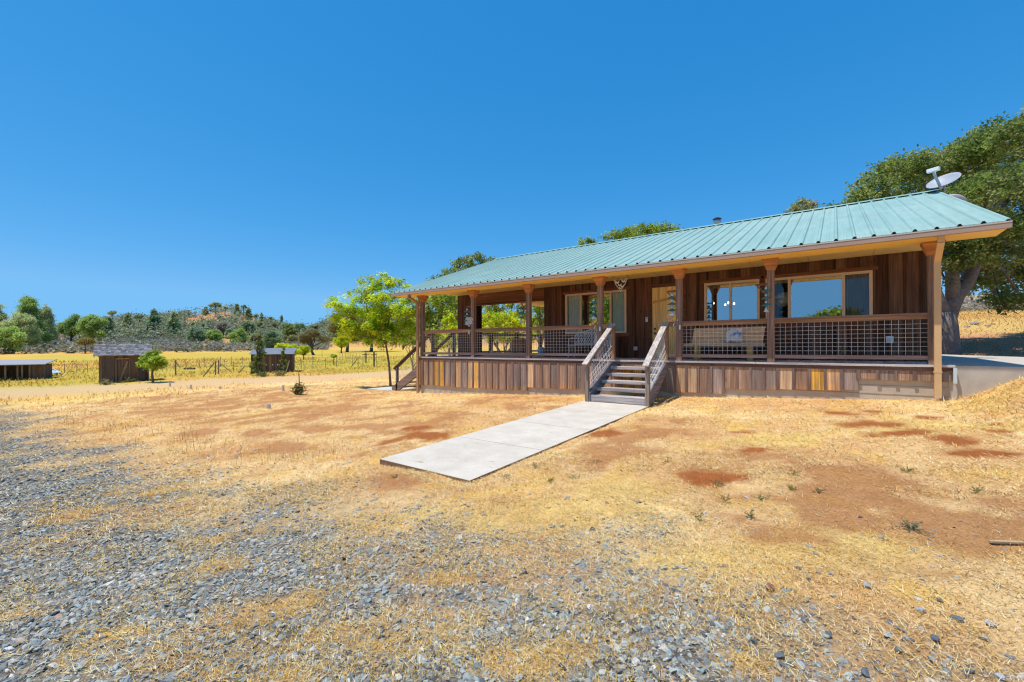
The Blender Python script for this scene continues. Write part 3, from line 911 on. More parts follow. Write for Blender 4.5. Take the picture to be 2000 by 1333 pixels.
# porch posts with flared capitals
POSTX = [-12.52, -9.97, -7.68, -5.27, -3.136, -1.156, 1.466]
for i, x in enumerate(POSTX):
    k = rc(0.9, 1.15); h = 0.07
    c = (0.27 * k, 0.18 * k, 0.14 * k)
    b = MB(); b.box(x - h, x + h, YP - h, YP + h, DECK + .001, 1.70, c)
    po = b.build("post", W_Z, house, bevel=0.006)
    b = MB(); w0, w1 = h + .004, h + .085
    V = [(x - w0, YP - w0, 1.66), (x + w0, YP - w0, 1.66), (x + w0, YP + w0, 1.66), (x - w0, YP + w0, 1.66), (x - w1, YP - w1, 1.885), (x + w1, YP - w1, 1.885), (x + w1, YP + w1, 1.885), (x - w1, YP + w1, 1.885)]
    b.add(V, [(3, 2, 1, 0), (4, 5, 6, 7), (0, 1, 5, 4), (1, 2, 6, 5), (2, 3, 7, 6), (3, 0, 4, 7)], (0.46, 0.21, 0.085))
    b.box(x - w1 - .004, x + w1 + .004, YP - w1 - .004, YP + w1 + .004, 1.885, 1.908, (0.46, 0.21, 0.085))
    b.build("capital", W_X, po)
    if 0 < i < 6:
        b = MB(); zb = 1.36
        b.bar((x - .06, YP - .02, zb), (x - .30, YP - .02, zb), 0.03, 0.045, (0.25, 0.14, 0.08)); b.bar((x - .08, YP - .02, zb - .24), (x - .27, YP - .02, zb - .03), 0.028, 0.035, (0.27, 0.15, 0.09))
        b.build("hanger_bracket", W_X, po)

# railings with welded wire panels
def rail(x0, x1, y, par, along='x', mesh=True):
    """one bay of railing, x0..x1 (or y0..y1 when along y at x = y)"""
    def P(a, dy, z): return (a, y + dy, z) if along == 'x' else (y + dy, a, z)
    def bx(b, a0, a1, d0, d1, z0, z1, c):
        if along == 'x': b.box(a0, a1, y + d0, y + d1, z0, z1, c)
        else: b.box(y + d0, y + d1, a0, a1, z0, z1, c)
    k = rc(0.85, 1.15); c = (0.27 * k, 0.18 * k, 0.145 * k)
    b = MB(); bx(b, x0, x1, -.065, .065, 0.555, 0.592, c); bx(b, x0, x1, -.02, .02, 0.475, 0.554, (0.42 * k, 0.25 * k, 0.155 * k))
    r = b.build("railing", W_X if along == 'x' else W_Y, par)
    b = MB(); bx(b, x0, x1, -.045, .045, -.295, -.215, (0.33 * k, 0.235 * k, 0.215 * k))
    b.build("bottom_rail", W_X if along == 'x' else W_Y, r)
    if mesh:
        b = MB(); n = max(2, round((x1 - x0) / 0.103)); t = .0023
        for i in range(1, n):
            a = x0 + (x1 - x0) * i / n
            b.bar(P(a, 0, -.214), P(a, 0, .474), 2 * t, 2 * t, up=(0, 1, 0) if along == 'x' else (1, 0, 0))
        for j in range(1, 8):
            z = -.214 + .688 * j / 8
            b.bar(P(x0, -.006, z), P(x1, -.006, z), 2 * t, 2 * t)
        b.build("wire_panel", M_WIRE, r)
for i in range(6):
    a, q = POSTX[i] + .071, POSTX[i + 1] - .071
    if i == 3:   # stair opening
        rail(a, -4.87, YP, house, mesh=False); rail(-3.42, q, YP, house, mesh=False)
    else:
        rail(a, q, YP, house)
rail(YP + .071, 11.83, -12.52, house, 'y')
# back-left railing of the breezeway
for yy in (15.3, 17.3, 19.4):
    b = MB(); b.box(-12.57, -12.43, yy - .07, yy + .07, DECK, 0.6 if yy != 17.3 else 0.66, (0.13, 0.085, 0.065)); b.build("breezeway_post", W_Z, house)
rail(13.8, 15.23, -12.5, house, 'y', mesh=False); rail(15.37, 17.23, -12.5, house, 'y', mesh=False); rail(17.37, 19.33, -12.5, house, 'y', mesh=False)
b = MB()
b.box(-12.57, -12.43, 20.5, 20.64, DECK, CEIL, (0.12, 0.06, 0.04)); b.build("breezeway_post", W_Z, house)

# roof
XL, XR, YE, YR, ZE, ZR = -13.50, 2.32, 10.65, 16.95, 2.03, 4.27
sl = (ZR - ZE) / (YR - YE)
def roof_side(name, sgn):
    b = MB()
    def Y(v): return v if sgn > 0 else 2 * YR - v
    c = (1, 1, 1)
    prof = []       # cross-section along x: (x, lift)
    xs = []; x = 2.003 + 0.284
    while x > XL - 0.3:
        xs.append(x); x -= 0.284
    prof.append((XR, 0.0))
    for x in xs:
        for dx, h in ((.038, 0), (.016, .03), (-.016, .03), (-.038, 0)):
            if XL < x + dx < XR: prof.append((x + dx, h))
        for dx in (-.12, -.165):
            if XL < x + dx < XR:
                prof.append((x + dx + .014, 0)); prof.append((x + dx + .005, .004)); prof.append((x + dx - .005, .004)); prof.append((x + dx - .014, 0))
    prof.append((XL, 0.0))
    V = []; n = len(prof)
    for (yy, zz) in ((YE - .045, ZE + .012 - .045 * sl), (YR, ZR + .012)):
        for lift in (0, -.012):
            for x, h in prof:
                V.append((x, Y(yy), zz + h + lift))
    Fs = []
    for i in range(n - 1):
        Fs.append((i, i + 1, 2 * n + i + 1, 2 * n + i)); Fs.append((n + i, 3 * n + i, 3 * n + i + 1, n + i + 1))
        Fs.append((i, n + i, n + i + 1, i + 1))
    Fs.append((0, 2 * n, 3 * n, n)); Fs.append((n - 1, 2 * n - 1, 4 * n - 1, 3 * n - 1))
    b.add(V, Fs, c)
    if sgn > 0:      # dark foam closures under the rib ends
        for x in xs:
            if XL + .04 < x < XR - .04: b.prism([(x - .034, ZE - .003), (x + .034, ZE - .003), (x + .014, ZE + .031), (x - .014, ZE + .031)], 1, YE - .047, YE + .02, (0.02, 0.02, 0.02))
    return b.build(name, M_ROOF, house)
roof_side("roof", 1); roof_side("roof", -1)
b = MB()
b.add([(XL - .01, YR - .17, ZR - .17 * sl + .052), (XL - .01, YR, ZR + .066), (XL - .01, YR + .17, ZR - .17 * sl + .052), (XR + .01, YR - .17, ZR - .17 * sl + .052), (XR + .01, YR, ZR + .066), (XR + .01, YR + .17, ZR - .17 * sl + .052)], [(0, 3, 4, 1), (1, 4, 5, 2)], (0.85, 0.95, 0.95))
b.build("ridge_cap", M_ROOF, house)
# gutter, soffit, ceiling, rake boards
FAS = (0.42, 0.29, 0.225)
b = MB(); b.box(XL - .005, XR + .005, YE - .06, YE + .04, 1.905, 2.012, FAS); b.box(XL - .005, XR + .005, YE - .066, YE - .0605, 1.99, 2.012, (0.55, 0.47, 0.40))
b.build("gutter", M_TRIM, house)
b = MB()
OC = (0.92, 0.58, 0.13)
b.box(XL + .03, XR - .03, YE + .041, 11.35, 1.908, 1.93, OC)
b.box(-12.6, 1.7, 11.33, 11.352, 1.9305, CEIL + .02, OC)
b.box(-12.6, 1.64, 11.353, YW - .001, CEIL, CEIL + .02, (0.92, 0.64, 0.24))
b.box(-12.6, -8.36, YW + .55, 20.7, CEIL, CEIL + .02, (0.75, 0.50, 0.2))
for xs_ in np.arange(-11.5, 1.5, 1.22):
    b.box(xs_ - .003, xs_ + .003, 11.36, YW - .01, CEIL - .003, CEIL - .0005, (0.28, 0.16, 0.05))
b.build("soffit", M_TRIM, house)
for xx in (XL - .002, XR - .028):
    for s in (1, -1):
        b = MB(); y0 = YE if s > 0 else 2 * YR - YE
        b.add([(xx, y0, ZE - .13), (xx + .03, y0, ZE - .13), (xx + .03, y0, ZE - .016), (xx, y0, ZE - .016), (xx, YR, ZR - .13), (xx + .03, YR, ZR - .13), (xx + .03, YR, ZR - .016), (xx, YR, ZR - .016)],
              [(3, 2, 1, 0), (4, 5, 6, 7), (0, 1, 5, 4), (1, 2, 6, 5), (2, 3, 7, 6), (3, 0, 4, 7)], (0.16, 0.09, 0.06))
        b.build("rake_board", M_TRIM, house)
for lx in (-10.6, -8.6, -6.2, -4.45, -2.15, 0.1):
    b = MB(); b.lathe(lx, 11.62 + .0, [(0.085, CEIL - .006), (0.085, CEIL - .001)], 16, (0.75, 0.72, 0.66)); b.lathe(lx, 11.62, [(0.055, CEIL - .009), (0.055, CEIL - .0065)], 16, (0.9, 0.88, 0.8))
    b.build("recessed_light", M_COL, house)
# downspouts
def spout(x, y, ztop, zbot, kick, c):
    b = MB(); w, d = 0.095, 0.07
    b.bar((x + kick, YE + .05, 1.905), (x + kick, YE + .05, 1.80), w, d, c, up=(0, 1, 0))
    b.bar((x + kick, YE + .05, 1.81), (x, y, ztop), w, d, c, up=(0, 1, 0.3))
    b.bar((x, y, ztop + .02), (x, y, zbot), w, d, c, up=(0, 1, 0))
    b.box(x - w / 2 - .012, x + w / 2 + .012, y - d / 2 - .004, y + d / 2 + .004, -.52, -.50, c)
    return b.build("downspout", M_TRIM, house)
spout(1.50, 11.06, 1.52, gz(1.5, 11.0) + .06, 0.0, (0.66, 0.42, 0.21))
spout(-12.60, 11.10, 1.62, gz(-12.6, 11.0) + .0, 0.0, (0.40, 0.22, 0.12))
# flue
b = MB(); b.lathe(-3.6, 18.0, [(0.09, 3.75), (0.09, 4.62)], 16); b.lathe(-3.6, 18.0, [(0.11, 4.62), (0.13, 4.66), (0.13, 4.72), (0.10, 4.73)], 16)
fl = b.build("flue_pipe", M_STEEL, house, smooth=False)
b = MB(); b.lathe(-3.6, 18.0, [(0.16, 4.77), (0.16, 4.79), (0.05, 4.85)], 16, (0.03, 0.03, 0.03))
for k in range(4):
    t = PI / 4 + k * PI / 2; b.bar((-3.6 + .12 * math.cos(t), 18 + .12 * math.sin(t), 4.7), (-3.6 + .12 * math.cos(t), 18 + .12 * math.sin(t), 4.78), .012, .012, (0.03, 0.03, 0.03), up=(1, 0, 0))
b.build("flue_cap", M_COL, fl)

# ---------------------------------------------------------------- front stairs
GREY = (0.40, 0.36, 0.345)
st = thing("porch_stairs", "weathered grey wooden steps with sloping handrails in front of the door", "stairs", (-4.12, 9.9, gz(-4.1, 9.8)))
OS = np.array(st.location)
def stb(b, name, mat, par=st, **k):
    """child built in world coordinates, then shifted under its parent"""
    o = b.build(name, mat, par, **k)
    o.location = Vector(o.location) - Vector(st.location) if par is st else o.location
    return o
TZ = [-1.20, -1.037, -0.874, -0.711, -0.548]; TY = [9.76, 10.06, 10.36, 10.66, 10.94]
for i in range(5):
    k = rc(0.85, 1.15); b = MB()
    if i == 0:
        b.box(-4.86, -3.47, TY[0] - .02, TY[0] + .30, TZ[0] - .155, TZ[0], tuple(v * k for v in GREY))
    else:
        b.box(-4.82, -3.47, TY[i], TY[i] + .145, TZ[i] - .085, TZ[i], tuple(v * k for v in GREY))
        b.box(-4.82, -3.47, TY[i] + .152, TY[i] + .30 - (.03 if i == 4 else 0), TZ[i] - .085, TZ[i] - .003, tuple(v * k * .95 for v in GREY))
    stb(b, "tread", W_GX, bevel=0.012)
for x in (-4.86, -3.425):
    b = MB(); w = 0.04
    poly = [(9.70, -1.37), (9.98, -1.39), (11.17, -0.62), (11.17, -0.47), (11.0, -0.44), (9.72, -1.13)]
    b.prism(poly, 0, x - w, x + w, (0.22, 0.205, 0.22))
    stb(b, "stringer", W_GY)
for x, xt in ((-4.90, -4.87), (-3.40, -3.44)):
    zb = gz(x, 9.72)
    b = MB(); b.bar((x, 9.72, zb - .05), (x, 9.74, -0.43), 0.085, 0.085, (0.27, 0.215, 0.175), up=(0, 1, 0)); stb(b, "newel_post", W_Z)
    b = MB(); b.box(xt - .045, xt + .045, YF + .05, YF + .14, DECK + .003, 0.565, (0.30, 0.175, 0.10)); stb(b, "newel_post", W_Z)
    b = MB(); b.bar((x, 9.58, -0.46), (xt, 11.2, 0.585), 0.14, 0.035, (0.47, 0.42, 0.38), up=(0, -.55, 1)); b.bar((x, 9.62, -0.52), (xt, 11.2, 0.505), 0.04, 0.085, (0.30, 0.22, 0.17), up=(0, -.55, 1))
    stb(b, "handrail", W_GY)
    b = MB(); t = .0055
    n = 13
    for i in range(1, n):
        y = 9.76 + (11.15 - 9.76) * i / n; f = (y - 9.72) / 1.45
        ztop = -0.50 + f * 0.99; zbot = -1.14 + f * 0.68
        # panels are cut on the bias, so the wires slope both ways
        dy = 0.20
        b.bar((x + (xt - x) * f, y - dy * .5 if y - dy * .5 > 9.75 else 9.75, zbot), (x + (xt - x) * f, min(y + dy * .5, 11.17), ztop), t, t, up=(1, 0, 0))
    for j in range(1, 6):
        f0 = j / 6
        b.bar((x, 9.76, -1.12 + f0 * .62), (xt, 11.16, -0.46 + f0 * .93), t, t, up=(1, 0, 0))
    stb(b, "wire_panel", M_WIRE)
b = MB(); b.prism([(10.9, -1.33), (11.0, -1.33), (10.75, -0.95), (10.65, -0.95)], 0, -4.2, -4.1, (0.5, 0.3, 0.12)); stb(b, "brace", W_Y)

# ---------------------------------------------------------------- side stairs on the left
ss = thing("side_stairs", "brown wooden steps descending from the left end of the porch", "stairs", (-14.0, 12.5, gz(-14.2, 12.5)))
def ssb(b, name, mat):
    o = b.build(name, mat, ss); o.location = Vector(o.location) - Vector(ss.location); return o
zb = gz(-14.9, 12.5)
for y in (11.95, 13.15):
    b = MB(); b.prism([(-15.15, zb), (-14.8, zb - .02), (-12.76, -0.72), (-12.76, -0.42), (-12.9, -0.42), (-15.15, zb + .14)], 1, y - .045, y + .045, (0.24, 0.17, 0.14))
    ssb(b, "stringer", W_X)
    b = MB(); b.bar((-14.85, y - .0, zb - .05), (-14.85, y, zb + .98), .09, .09, (0.13, 0.105, 0.10), up=(0, 1, 0)); ssb(b, "newel_post", W_Z)
    b = MB(); b.box(-12.745, -12.655, y - .045, y + .045, DECK, 0.57, (0.12, 0.10, 0.10)); ssb(b, "newel_post", W_Z)
    b = MB(); b.bar((-15.05, y, zb + .93), (-12.70, y, 0.60), 0.12, 0.04, (0.15, 0.10, 0.085), up=(.5, 0, 1)); b.bar((-15.0, y, zb + .88), (-12.70, y, 0.53), 0.04, 0.08, (0.12, 0.08, 0.065), up=(.5, 0, 1))
    ssb(b, "handrail", W_X)
    b = MB()
    for i in range(1, 22):
        f = i / 22; x = -14.82 + 2.08 * f; z0 = zb + .20 + (-.45 - zb - .20) * f; z1 = z0 + .66
        b.bar((x - .06, y, z0), (x + .06, y, z1), .005, .005, up=(0, 1, 0))
    for j in range(1, 6):
        b.bar((-14.82, y, zb + .20 + .12 * j), (-12.74, y, -.45 + .12 * j), .005, .005, up=(0, 1, 0))
    ssb(b, "wire_panel", M_WIRE)
for i in range(6):
    f = (i + .3) / 6.2
    b = MB(); x = -14.95 + 2.15 * f; z = zb + .12 + (-.40 - zb - .15) * f
    b.box(x - .02, x + .28, 12.0, 13.1, z - .05, z, (0.30, 0.22, 0.18)); ssb(b, "tread", W_GY)

# ---------------------------------------------------------------- flatwork
b = MB()
zf, zk = -1.55, -1.372
ys = [3.74, 5.30, 6.85, 8.38, 9.85]
for i in range(4):
    a, q = ys[i] + .0045, ys[i + 1] - .0045
    za = zf + (zk - zf) * (a - 3.74) / 6.11; zq = zf + (zk - zf) * (q - 3.74) / 6.11
    x0, x1 = WALK[0], WALK[1]
    V = []
    for e, c_ in ((0.004, 0.0), (0.0, -0.004), (0.0, -0.13)):
        V += [(x0 + e, a + e * (i == 0), za + c_ + .012), (x1 - e, a + e * (i == 0), za + c_ + .012), (x1 - e, q, zq + c_ + .012), (x0 + e, q, zq + c_ + .012)]
    Fs = [(0, 1, 2, 3)]
    for r_ in (0, 4):
        for k in range(4):
            k2 = (k + 1) % 4; Fs.append((r_ + k, r_ + 4 + k, r_ + 4 + k2, r_ + k2))
    kk = rc(0.99, 1.01)
    col0 = (0.60 * kk, 0.535 * kk, 0.45 * kk)
    b.add(V, Fs, col0)
def concrete_mat():
    m, nt, p, out = new_mat("walk_concrete")
    v = coords(nt)
    a = node(nt, "ShaderNodeAttribute", attribute_name="Col")
    c = mixmul(nt, a.outputs[0], ramp(nt, noise(nt, 2.2, 5, 0.65, v), [(0.3, (0.86, 0.84, 0.80)), (0.7, (1.07, 1.07, 1.07))]))
    c = mixmul(nt, c, ramp(nt, noise(nt, 60, 4, 0.7, v), [(0.3, g3(0.86)), (0.7, g3(1.08))]))
    c = mixmul(nt, c, ramp(nt, noise(nt, 3.5, 6, 0.75, coords(nt, (1.0, 3.2, 1))), [(0.30, (0.50, 0.38, 0.28)), (0.39, g3(1.0))]), 0.85)
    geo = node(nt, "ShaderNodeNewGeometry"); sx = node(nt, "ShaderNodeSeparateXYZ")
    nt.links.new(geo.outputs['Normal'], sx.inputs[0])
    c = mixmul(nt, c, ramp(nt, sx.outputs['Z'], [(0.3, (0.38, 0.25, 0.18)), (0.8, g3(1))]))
    nt.links.new(c, p.inputs['Base Color']); p.inputs['Roughness'].default_value = 0.9; p.inputs['Specular IOR Level'].default_value = 0.15
    bump(nt, p, noise(nt, 90, 4, 0.7, v), 0.25, 0.004)
    return m
M_WALK = concrete_mat()
o = b.build("footpath", M_WALK); tag(o, kind="structure")
# patio on the right
b = MB()
pol = [(1.665, 11.252), (7.4, 11.252), (6.9, 14.2), (6.0, 16.2), (4.57, 19.8), (3.3, 23.7), (1.665, 25.2)]
b.prism(pol, 2, -1.6, DECK - .012, (0.50, 0.44, 0.37))
o = b.build("patio", M_CONC); tag(o, kind="structure")
# small landing pad at the side stairs
b = MB(); pz = gz(-15.6, 12.3); b.box(-16.6, -15.0, 11.75, 13.35, pz - .1, pz + .035, (0.55, 0.52, 0.47)); o = b.build("landing_pad", M_CONC); tag(o, kind="structure")
# ================================================================== VEGETATION
LEAF = leafmat("foliage", 0.48)
LEAF_LIME = leafmat("lime_foliage", 0.5)
for _n in list(LEAF_LIME.node_tree.nodes):
    if _n.type == 'VALTORGB':
        for _e in _n.color_ramp.elements: _e.color = (1.2, 1.2, 1.1, 1)
M_BARK = plain("bark", (1, 1, 1), 0.95, var=0.35, scale=9, bmp=0.8, spec=0.1)
def leaf_cloud(cent, per, spread, size, cols, seed, upb=0.4, aspect=0.5, droop=0.0):
    """many small leaf faces gathered round clump centres; cols: list of linear colours"""
    r = np.random.default_rng(seed)
    m = len(cent); n = m * per
    base = np.repeat(cent, per, axis=0)
    sp = np.repeat(spread, per)[:, None] if np.ndim(spread) else spread
    off = r.normal(size=(n, 3)) * sp * np.array([1, 1, 0.75])
    P = base + off
    nrm = r.normal(size=(n, 3)); nrm[:, 2] = np.abs(nrm[:, 2]) + upb
    nrm /= np.linalg.norm(nrm, axis=1)[:, None]
    t = r.normal(size=(n, 3)); t[:, 2] -= droop
    t -= (t * nrm).sum(1)[:, None] * nrm
    t /= np.linalg.norm(t, axis=1)[:, None] + 1e-9
    s = np.cross(nrm, t)
    L = size * r.uniform(0.6, 1.35, n)[:, None]
    fold = nrm * L * 0.12
    V = np.stack([P - t * L * .5, P + s * L * aspect * .5 + fold, P + t * L * .5, P - s * L * aspect * .5 + fold], 1).reshape(-1, 3)
    Fq = np.arange(4 * n, dtype=np.int32).reshape(-1, 4)
    cols = np.array(cols)
    ci = r.integers(0, len(cols), m)
    cc = cols[ci] * r.uniform(0.65, 1.3, (m, 1))
    C = np.repeat(cc, per, axis=0) * r.uniform(0.75, 1.25, (n, 1))
    return V, Fq, np.repeat(C, 4, axis=0)
def lobe_points(lobes, dens, seed, shell=0.55, flat=0.8):
    r = np.random.default_rng(seed)
    out = []
    for (x, y, z, rr) in lobes:
        n = max(4, int(dens * (rr ** 2)))
        d = r.normal(size=(n, 3)); d /= np.linalg.norm(d, axis=1)[:, None]
        d[:, 2] = np.where((d[:, 2] < -0.2) & (r.random(n) < 0.6), -d[:, 2], d[:, 2])
        q = (shell + (1 - shell) * r.random(n) ** 0.7) * rr * r.uniform(0.8, 1.12, n)
        out.append(np.array([x, y, z]) + d * q[:, None] * np.array([1, 1, flat]))
    return np.concatenate(out)
def limbs(b, base, fork, ends, r0, seed, c=(0.2, 0.16, 0.13), wob=0.1, n=8, taper=0.25):
    rr = random.Random(seed)
    base = Vector(base); fork = Vector(fork)
    mid = (base + fork) / 2 + Vector((rr.uniform(-1, 1), rr.uniform(-1, 1), 0)) * wob
    b.tube([base - Vector((0, 0, .15)), base + (mid - base) * .15, mid, fork], [r0 * 1.35, r0 * 1.05, r0 * .85, r0 * .75], n, c)
    for e in ends:
        e = Vector(e); L = (e - fork).length
        st = fork + Vector((0, 0, -rr.uniform(0, .12) * (fork - base).length))
        m1 = st + (e - st) * .4 + Vector((rr.uniform(-1, 1), rr.uniform(-1, 1), rr.uniform(.1, .9))) * L * .12
        m2 = st + (e - st) * .75 + Vector((rr.uniform(-1, 1), rr.uniform(-1, 1), rr.uniform(.0, .8))) * L * .10
        b.tube([st, m1, m2, e], [r0 * .55, r0 * .40, r0 * .25, r0 * .06], max(5, n - 2), c)
        for k in range(3):
            q = m1 + (e - m1) * rr.uniform(.1, .8); t = q + Vector((rr.uniform(-1, 1), rr.uniform(-1, 1), rr.uniform(-.3, .9))) * L * .32
            b.tube([q, (q + t) / 2 + Vector((0, 0, L * .03)), t], [r0 * .2, r0 * .13, r0 * .03], 4, c)
GREENS = {
    'oak': [(0.085, 0.125, 0.028), (0.115, 0.15, 0.035), (0.06, 0.09, 0.024), (0.15, 0.165, 0.045)],
    'oakgrey': [(0.12, 0.14, 0.06), (0.16, 0.17, 0.085), (0.09, 0.11, 0.045), (0.20, 0.19, 0.10)],
    'lime': [(0.42, 0.46, 0.02), (0.36, 0.43, 0.02), (0.46, 0.46, 0.025), (0.28, 0.38, 0.02)],
    'mid': [(0.18, 0.25, 0.03), (0.24, 0.30, 0.035), (0.12, 0.18, 0.028), (0.28, 0.31, 0.045)],
    'pine': [(0.125, 0.16, 0.075), (0.155, 0.185, 0.09), (0.095, 0.125, 0.06), (0.18, 0.195, 0.09)],
    'pinegreen': [(0.12, 0.175, 0.05), (0.155, 0.21, 0.055), (0.085, 0.13, 0.038)],
    'blue': [(0.10, 0.15, 0.085), (0.13, 0.18, 0.10), (0.08, 0.115, 0.065)],
    'olive': [(0.14, 0.13, 0.035), (0.11, 0.105, 0.03), (0.18, 0.15, 0.05), (0.09, 0.09, 0.03)],
    'brown': [(0.17, 0.12, 0.06), (0.13, 0.11, 0.05), (0.12, 0.13, 0.05)],
    'grey': [(0.17, 0.16, 0.14), (0.20, 0.185, 0.165)],
}
for _k in GREENS:
    _g = 2.8 if _k in ('pine', 'pinegreen', 'blue') else 2.2 if _k in ('oak', 'oakgrey', 'olive', 'brown', 'grey') else 1.7
    GREENS[_k] = [tuple(min(.75, v * _g) for v in c) for c in GREENS[_k]]
TREE_N = [0]
def tree(name, label, cat, base, lobes, pal, leaf, per, dens, r0, fork=0.45, bark=(0.16, 0.13, 0.11), group=None, spread=0.16, shell=0.55, droop=0.0, ends=None, flat=0.8, aspect=0.5, crown='crown', upb=0.4, lmat=None):
    """base: world point; lobes: world (x, y, z, r)"""
    TREE_N[0] += 1; sd = 1000 + TREE_N[0] * 7
    base = np.array(base, float)
    t = thing(name, label, cat, tuple(base), 0, group)
    L = [(x - base[0], y - base[1], z - base[2], r) for x, y, z, r in lobes]
    cz = np.mean([l[2] for l in L]); cx = np.mean([l[0] for l in L]); cy = np.mean([l[1] for l in L])
    b = MB()
    fk = (cx * .35, cy * .35, cz * fork)
    limbs(b, (0, 0, 0), fk, [l[:3] for l in (ends or L)][:18], r0, sd, bark, wob=r0)
    b.build('trunk', M_BARK, t, smooth=True)
    pts = lobe_points(L, dens, sd, shell, flat)
    rr = np.mean([l[3] for l in L])
    V, Fq, C = leaf_cloud(pts, per, spread * rr, leaf, GREENS[pal] if isinstance(pal, str) else pal, sd, droop=droop, aspect=aspect, upb=upb)
    mesh_np(crown, V, Fq, lmat or LEAF, t, C)
    return t
def plobes(spec, d, jit=0.5, seed=0):
    """lobes surveyed in the photo: (px, py, r_px) standing d metres deep"""
    rr = random.Random(seed); out = []
    for (px, py, rp) in spec:
        dd = d + rr.uniform(-1, 1) * jit * rp * d / F
        q = at(px, py, dd)
        out.append((q[0], q[1], q[2], rp * dd / F))
    return out

# -- the great oak at the right end of the house
do = 18.3
ob = at(1846, 690, do); ob[2] = gz(ob[0], ob[1])
OAK = [(1864, 515, 22), (1850, 480, 24), (1878, 450, 36), (1905, 560, 22), (1852, 555, 13), (1940, 500, 40), (1820, 470, 26), (1960, 600, 18), (1655, 420, 36), (1700, 385, 44), (1745, 350, 46), (1790, 335, 48), (1840, 345, 60), (1890, 320, 62), (1945, 290, 60), (2000, 275, 62), (2060, 270, 70), (2120, 300, 80), (1720, 430, 44), (1790, 410, 55),
       (1860, 420, 60), (1930, 390, 66), (2000, 370, 70), (2080, 380, 80), (1900, 470, 46), (1960, 470, 60), (2030, 460, 70), (1870, 500, 34), (1925, 535, 38), (1985, 545, 46), (2050, 540, 60), (1950, 585, 26), (2000, 590, 24), (1845, 470, 26), (2120, 430, 80), (1760, 455, 40)]
lob = plobes(OAK, do, 2.0, 3)
t = thing('oak_tree', 'huge spreading oak with forked grey trunk at the right end of the house', 'tree', tuple(ob))
L = [(x - ob[0], y - ob[1], z - ob[2], r) for x, y, z, r in lob]
def lp(px, py, dd=0):
    return tuple(at(px, py, do + dd) - ob)
b = MB(); bc = (0.19, 0.165, 0.15)
b.tube([(0, 0, -.3), lp(1846, 680), lp(1846, 640), lp(1842, 610)], [.58, .46, .41, .39], 14, bc)
b.tube([lp(1843, 618), lp(1828, 585), lp(1812, 540), lp(1800, 470), lp(1780, 420)], [.33, .28, .24, .19, .10], 10, bc)
b.tube([lp(1848, 620), lp(1866, 580), lp(1888, 552), lp(1903, 520), lp(1912, 470), lp(1935, 420, 1)], [.34, .29, .26, .22, .17, .1], 10, bc)
b.tube([lp(1862, 585), lp(1860, 540), lp(1852, 500), lp(1850, 440)], [.26, .22, .19, .1], 9, bc)
b.tube([lp(1903, 520), lp(1940, 490), lp(1990, 470), lp(2050, 460)], [.2, .16, .12, .06], 8, bc)
rr_ = random.Random(4)
for (x, y, z, r) in L:
    src = Vector(lp(1880, 500) if x > 0 else lp(1800, 470)) + Vector((rr_.uniform(-.4, .4), rr_.uniform(-.4, .4), rr_.uniform(-.3, .5)))
    e = Vector((x, y, z)); m = (src + e) / 2 + Vector((rr_.uniform(-.5, .5), rr_.uniform(-.5, .5), rr_.uniform(0, .6)))
    b.tube([src, m, e], [.11, .07, .02], 6, bc)
    for k in range(5):
        q = m.lerp(e, rr_.random()); tt = q + Vector((rr_.uniform(-1, 1), rr_.uniform(-1, 1), rr_.uniform(-.8, .8))) * r * .9
        b.tube([q, (q + tt) / 2 + Vector((0, 0, .08)), tt], [.035, .025, .008], 4, bc)
b.build('trunk', M_BARK, t, smooth=True)
pts = lobe_points(L, 92, 5, 0.45, 0.88)
V, Fq, C = leaf_cloud(pts, 24, 0.15, 0.145, [(0.155, 0.235, 0.045), (0.22, 0.29, 0.06), (0.11, 0.175, 0.04), (0.28, 0.32, 0.085), (0.24, 0.28, 0.11)], 6, upb=0.3)
mesh_np('crown', V, Fq, LEAF, t, C)

# -- young lime-green tree off the left end of the porch
dl = 20.6
lb = at(763, 750, dl); lb[2] = gz(lb[0], lb[1])
dl = float(np.dot(lb, FW))
LT = [(725, 640, 16), (750, 640, 18), (690, 660, 9), (715, 662, 12), (760, 660, 14), (790, 662, 12), (670, 652, 9), (735, 625, 16), (722, 566, 12), (740, 562, 13), (757, 560, 11), (716, 585, 16), (745, 588, 20), (772, 580, 14), (798, 590, 16), (700, 588, 9), (655, 596, 10), (672, 607, 14), (690, 615, 17), (720, 615, 22), (752, 618, 24), (785, 615, 22), (812, 612, 16), (655, 625, 12), (678, 638, 16), (705, 645, 18), (735, 648, 20), (765, 648, 20), (795, 640, 20), (812, 650, 14), (745, 670, 15), (775, 668, 12), (720, 672, 9), (663, 612, 9), (735, 550, 8), (792, 565, 8), (680, 575, 7), (760, 548, 6), (775, 556, 5)]
tree('lime_green_tree', 'slim young tree with bright yellow-green feathery leaves beside the side steps', 'tree', lb, plobes([(a, b_, r * 1.05) for a, b_, r in LT + [(708, 552, 6), (724, 546, 6), (748, 540, 6), (757, 547, 5), (780, 550, 5), (650, 585, 7), (640, 598, 6), (700, 570, 6), (735, 600, 12), (765, 605, 14), (685, 600, 8), (800, 572, 8)]], dl, 1.6, 8), [(0.46, 0.57, 0.03), (0.39, 0.53, 0.035), (0.54, 0.58, 0.035), (0.30, 0.45, 0.03)], 0.14, 28, 135, 0.055, fork=0.62, upb=1.1, lmat=LEAF_LIME, bark=(0.24, 0.17, 0.12), spread=0.34, shell=0.25, droop=0.5, aspect=0.36)

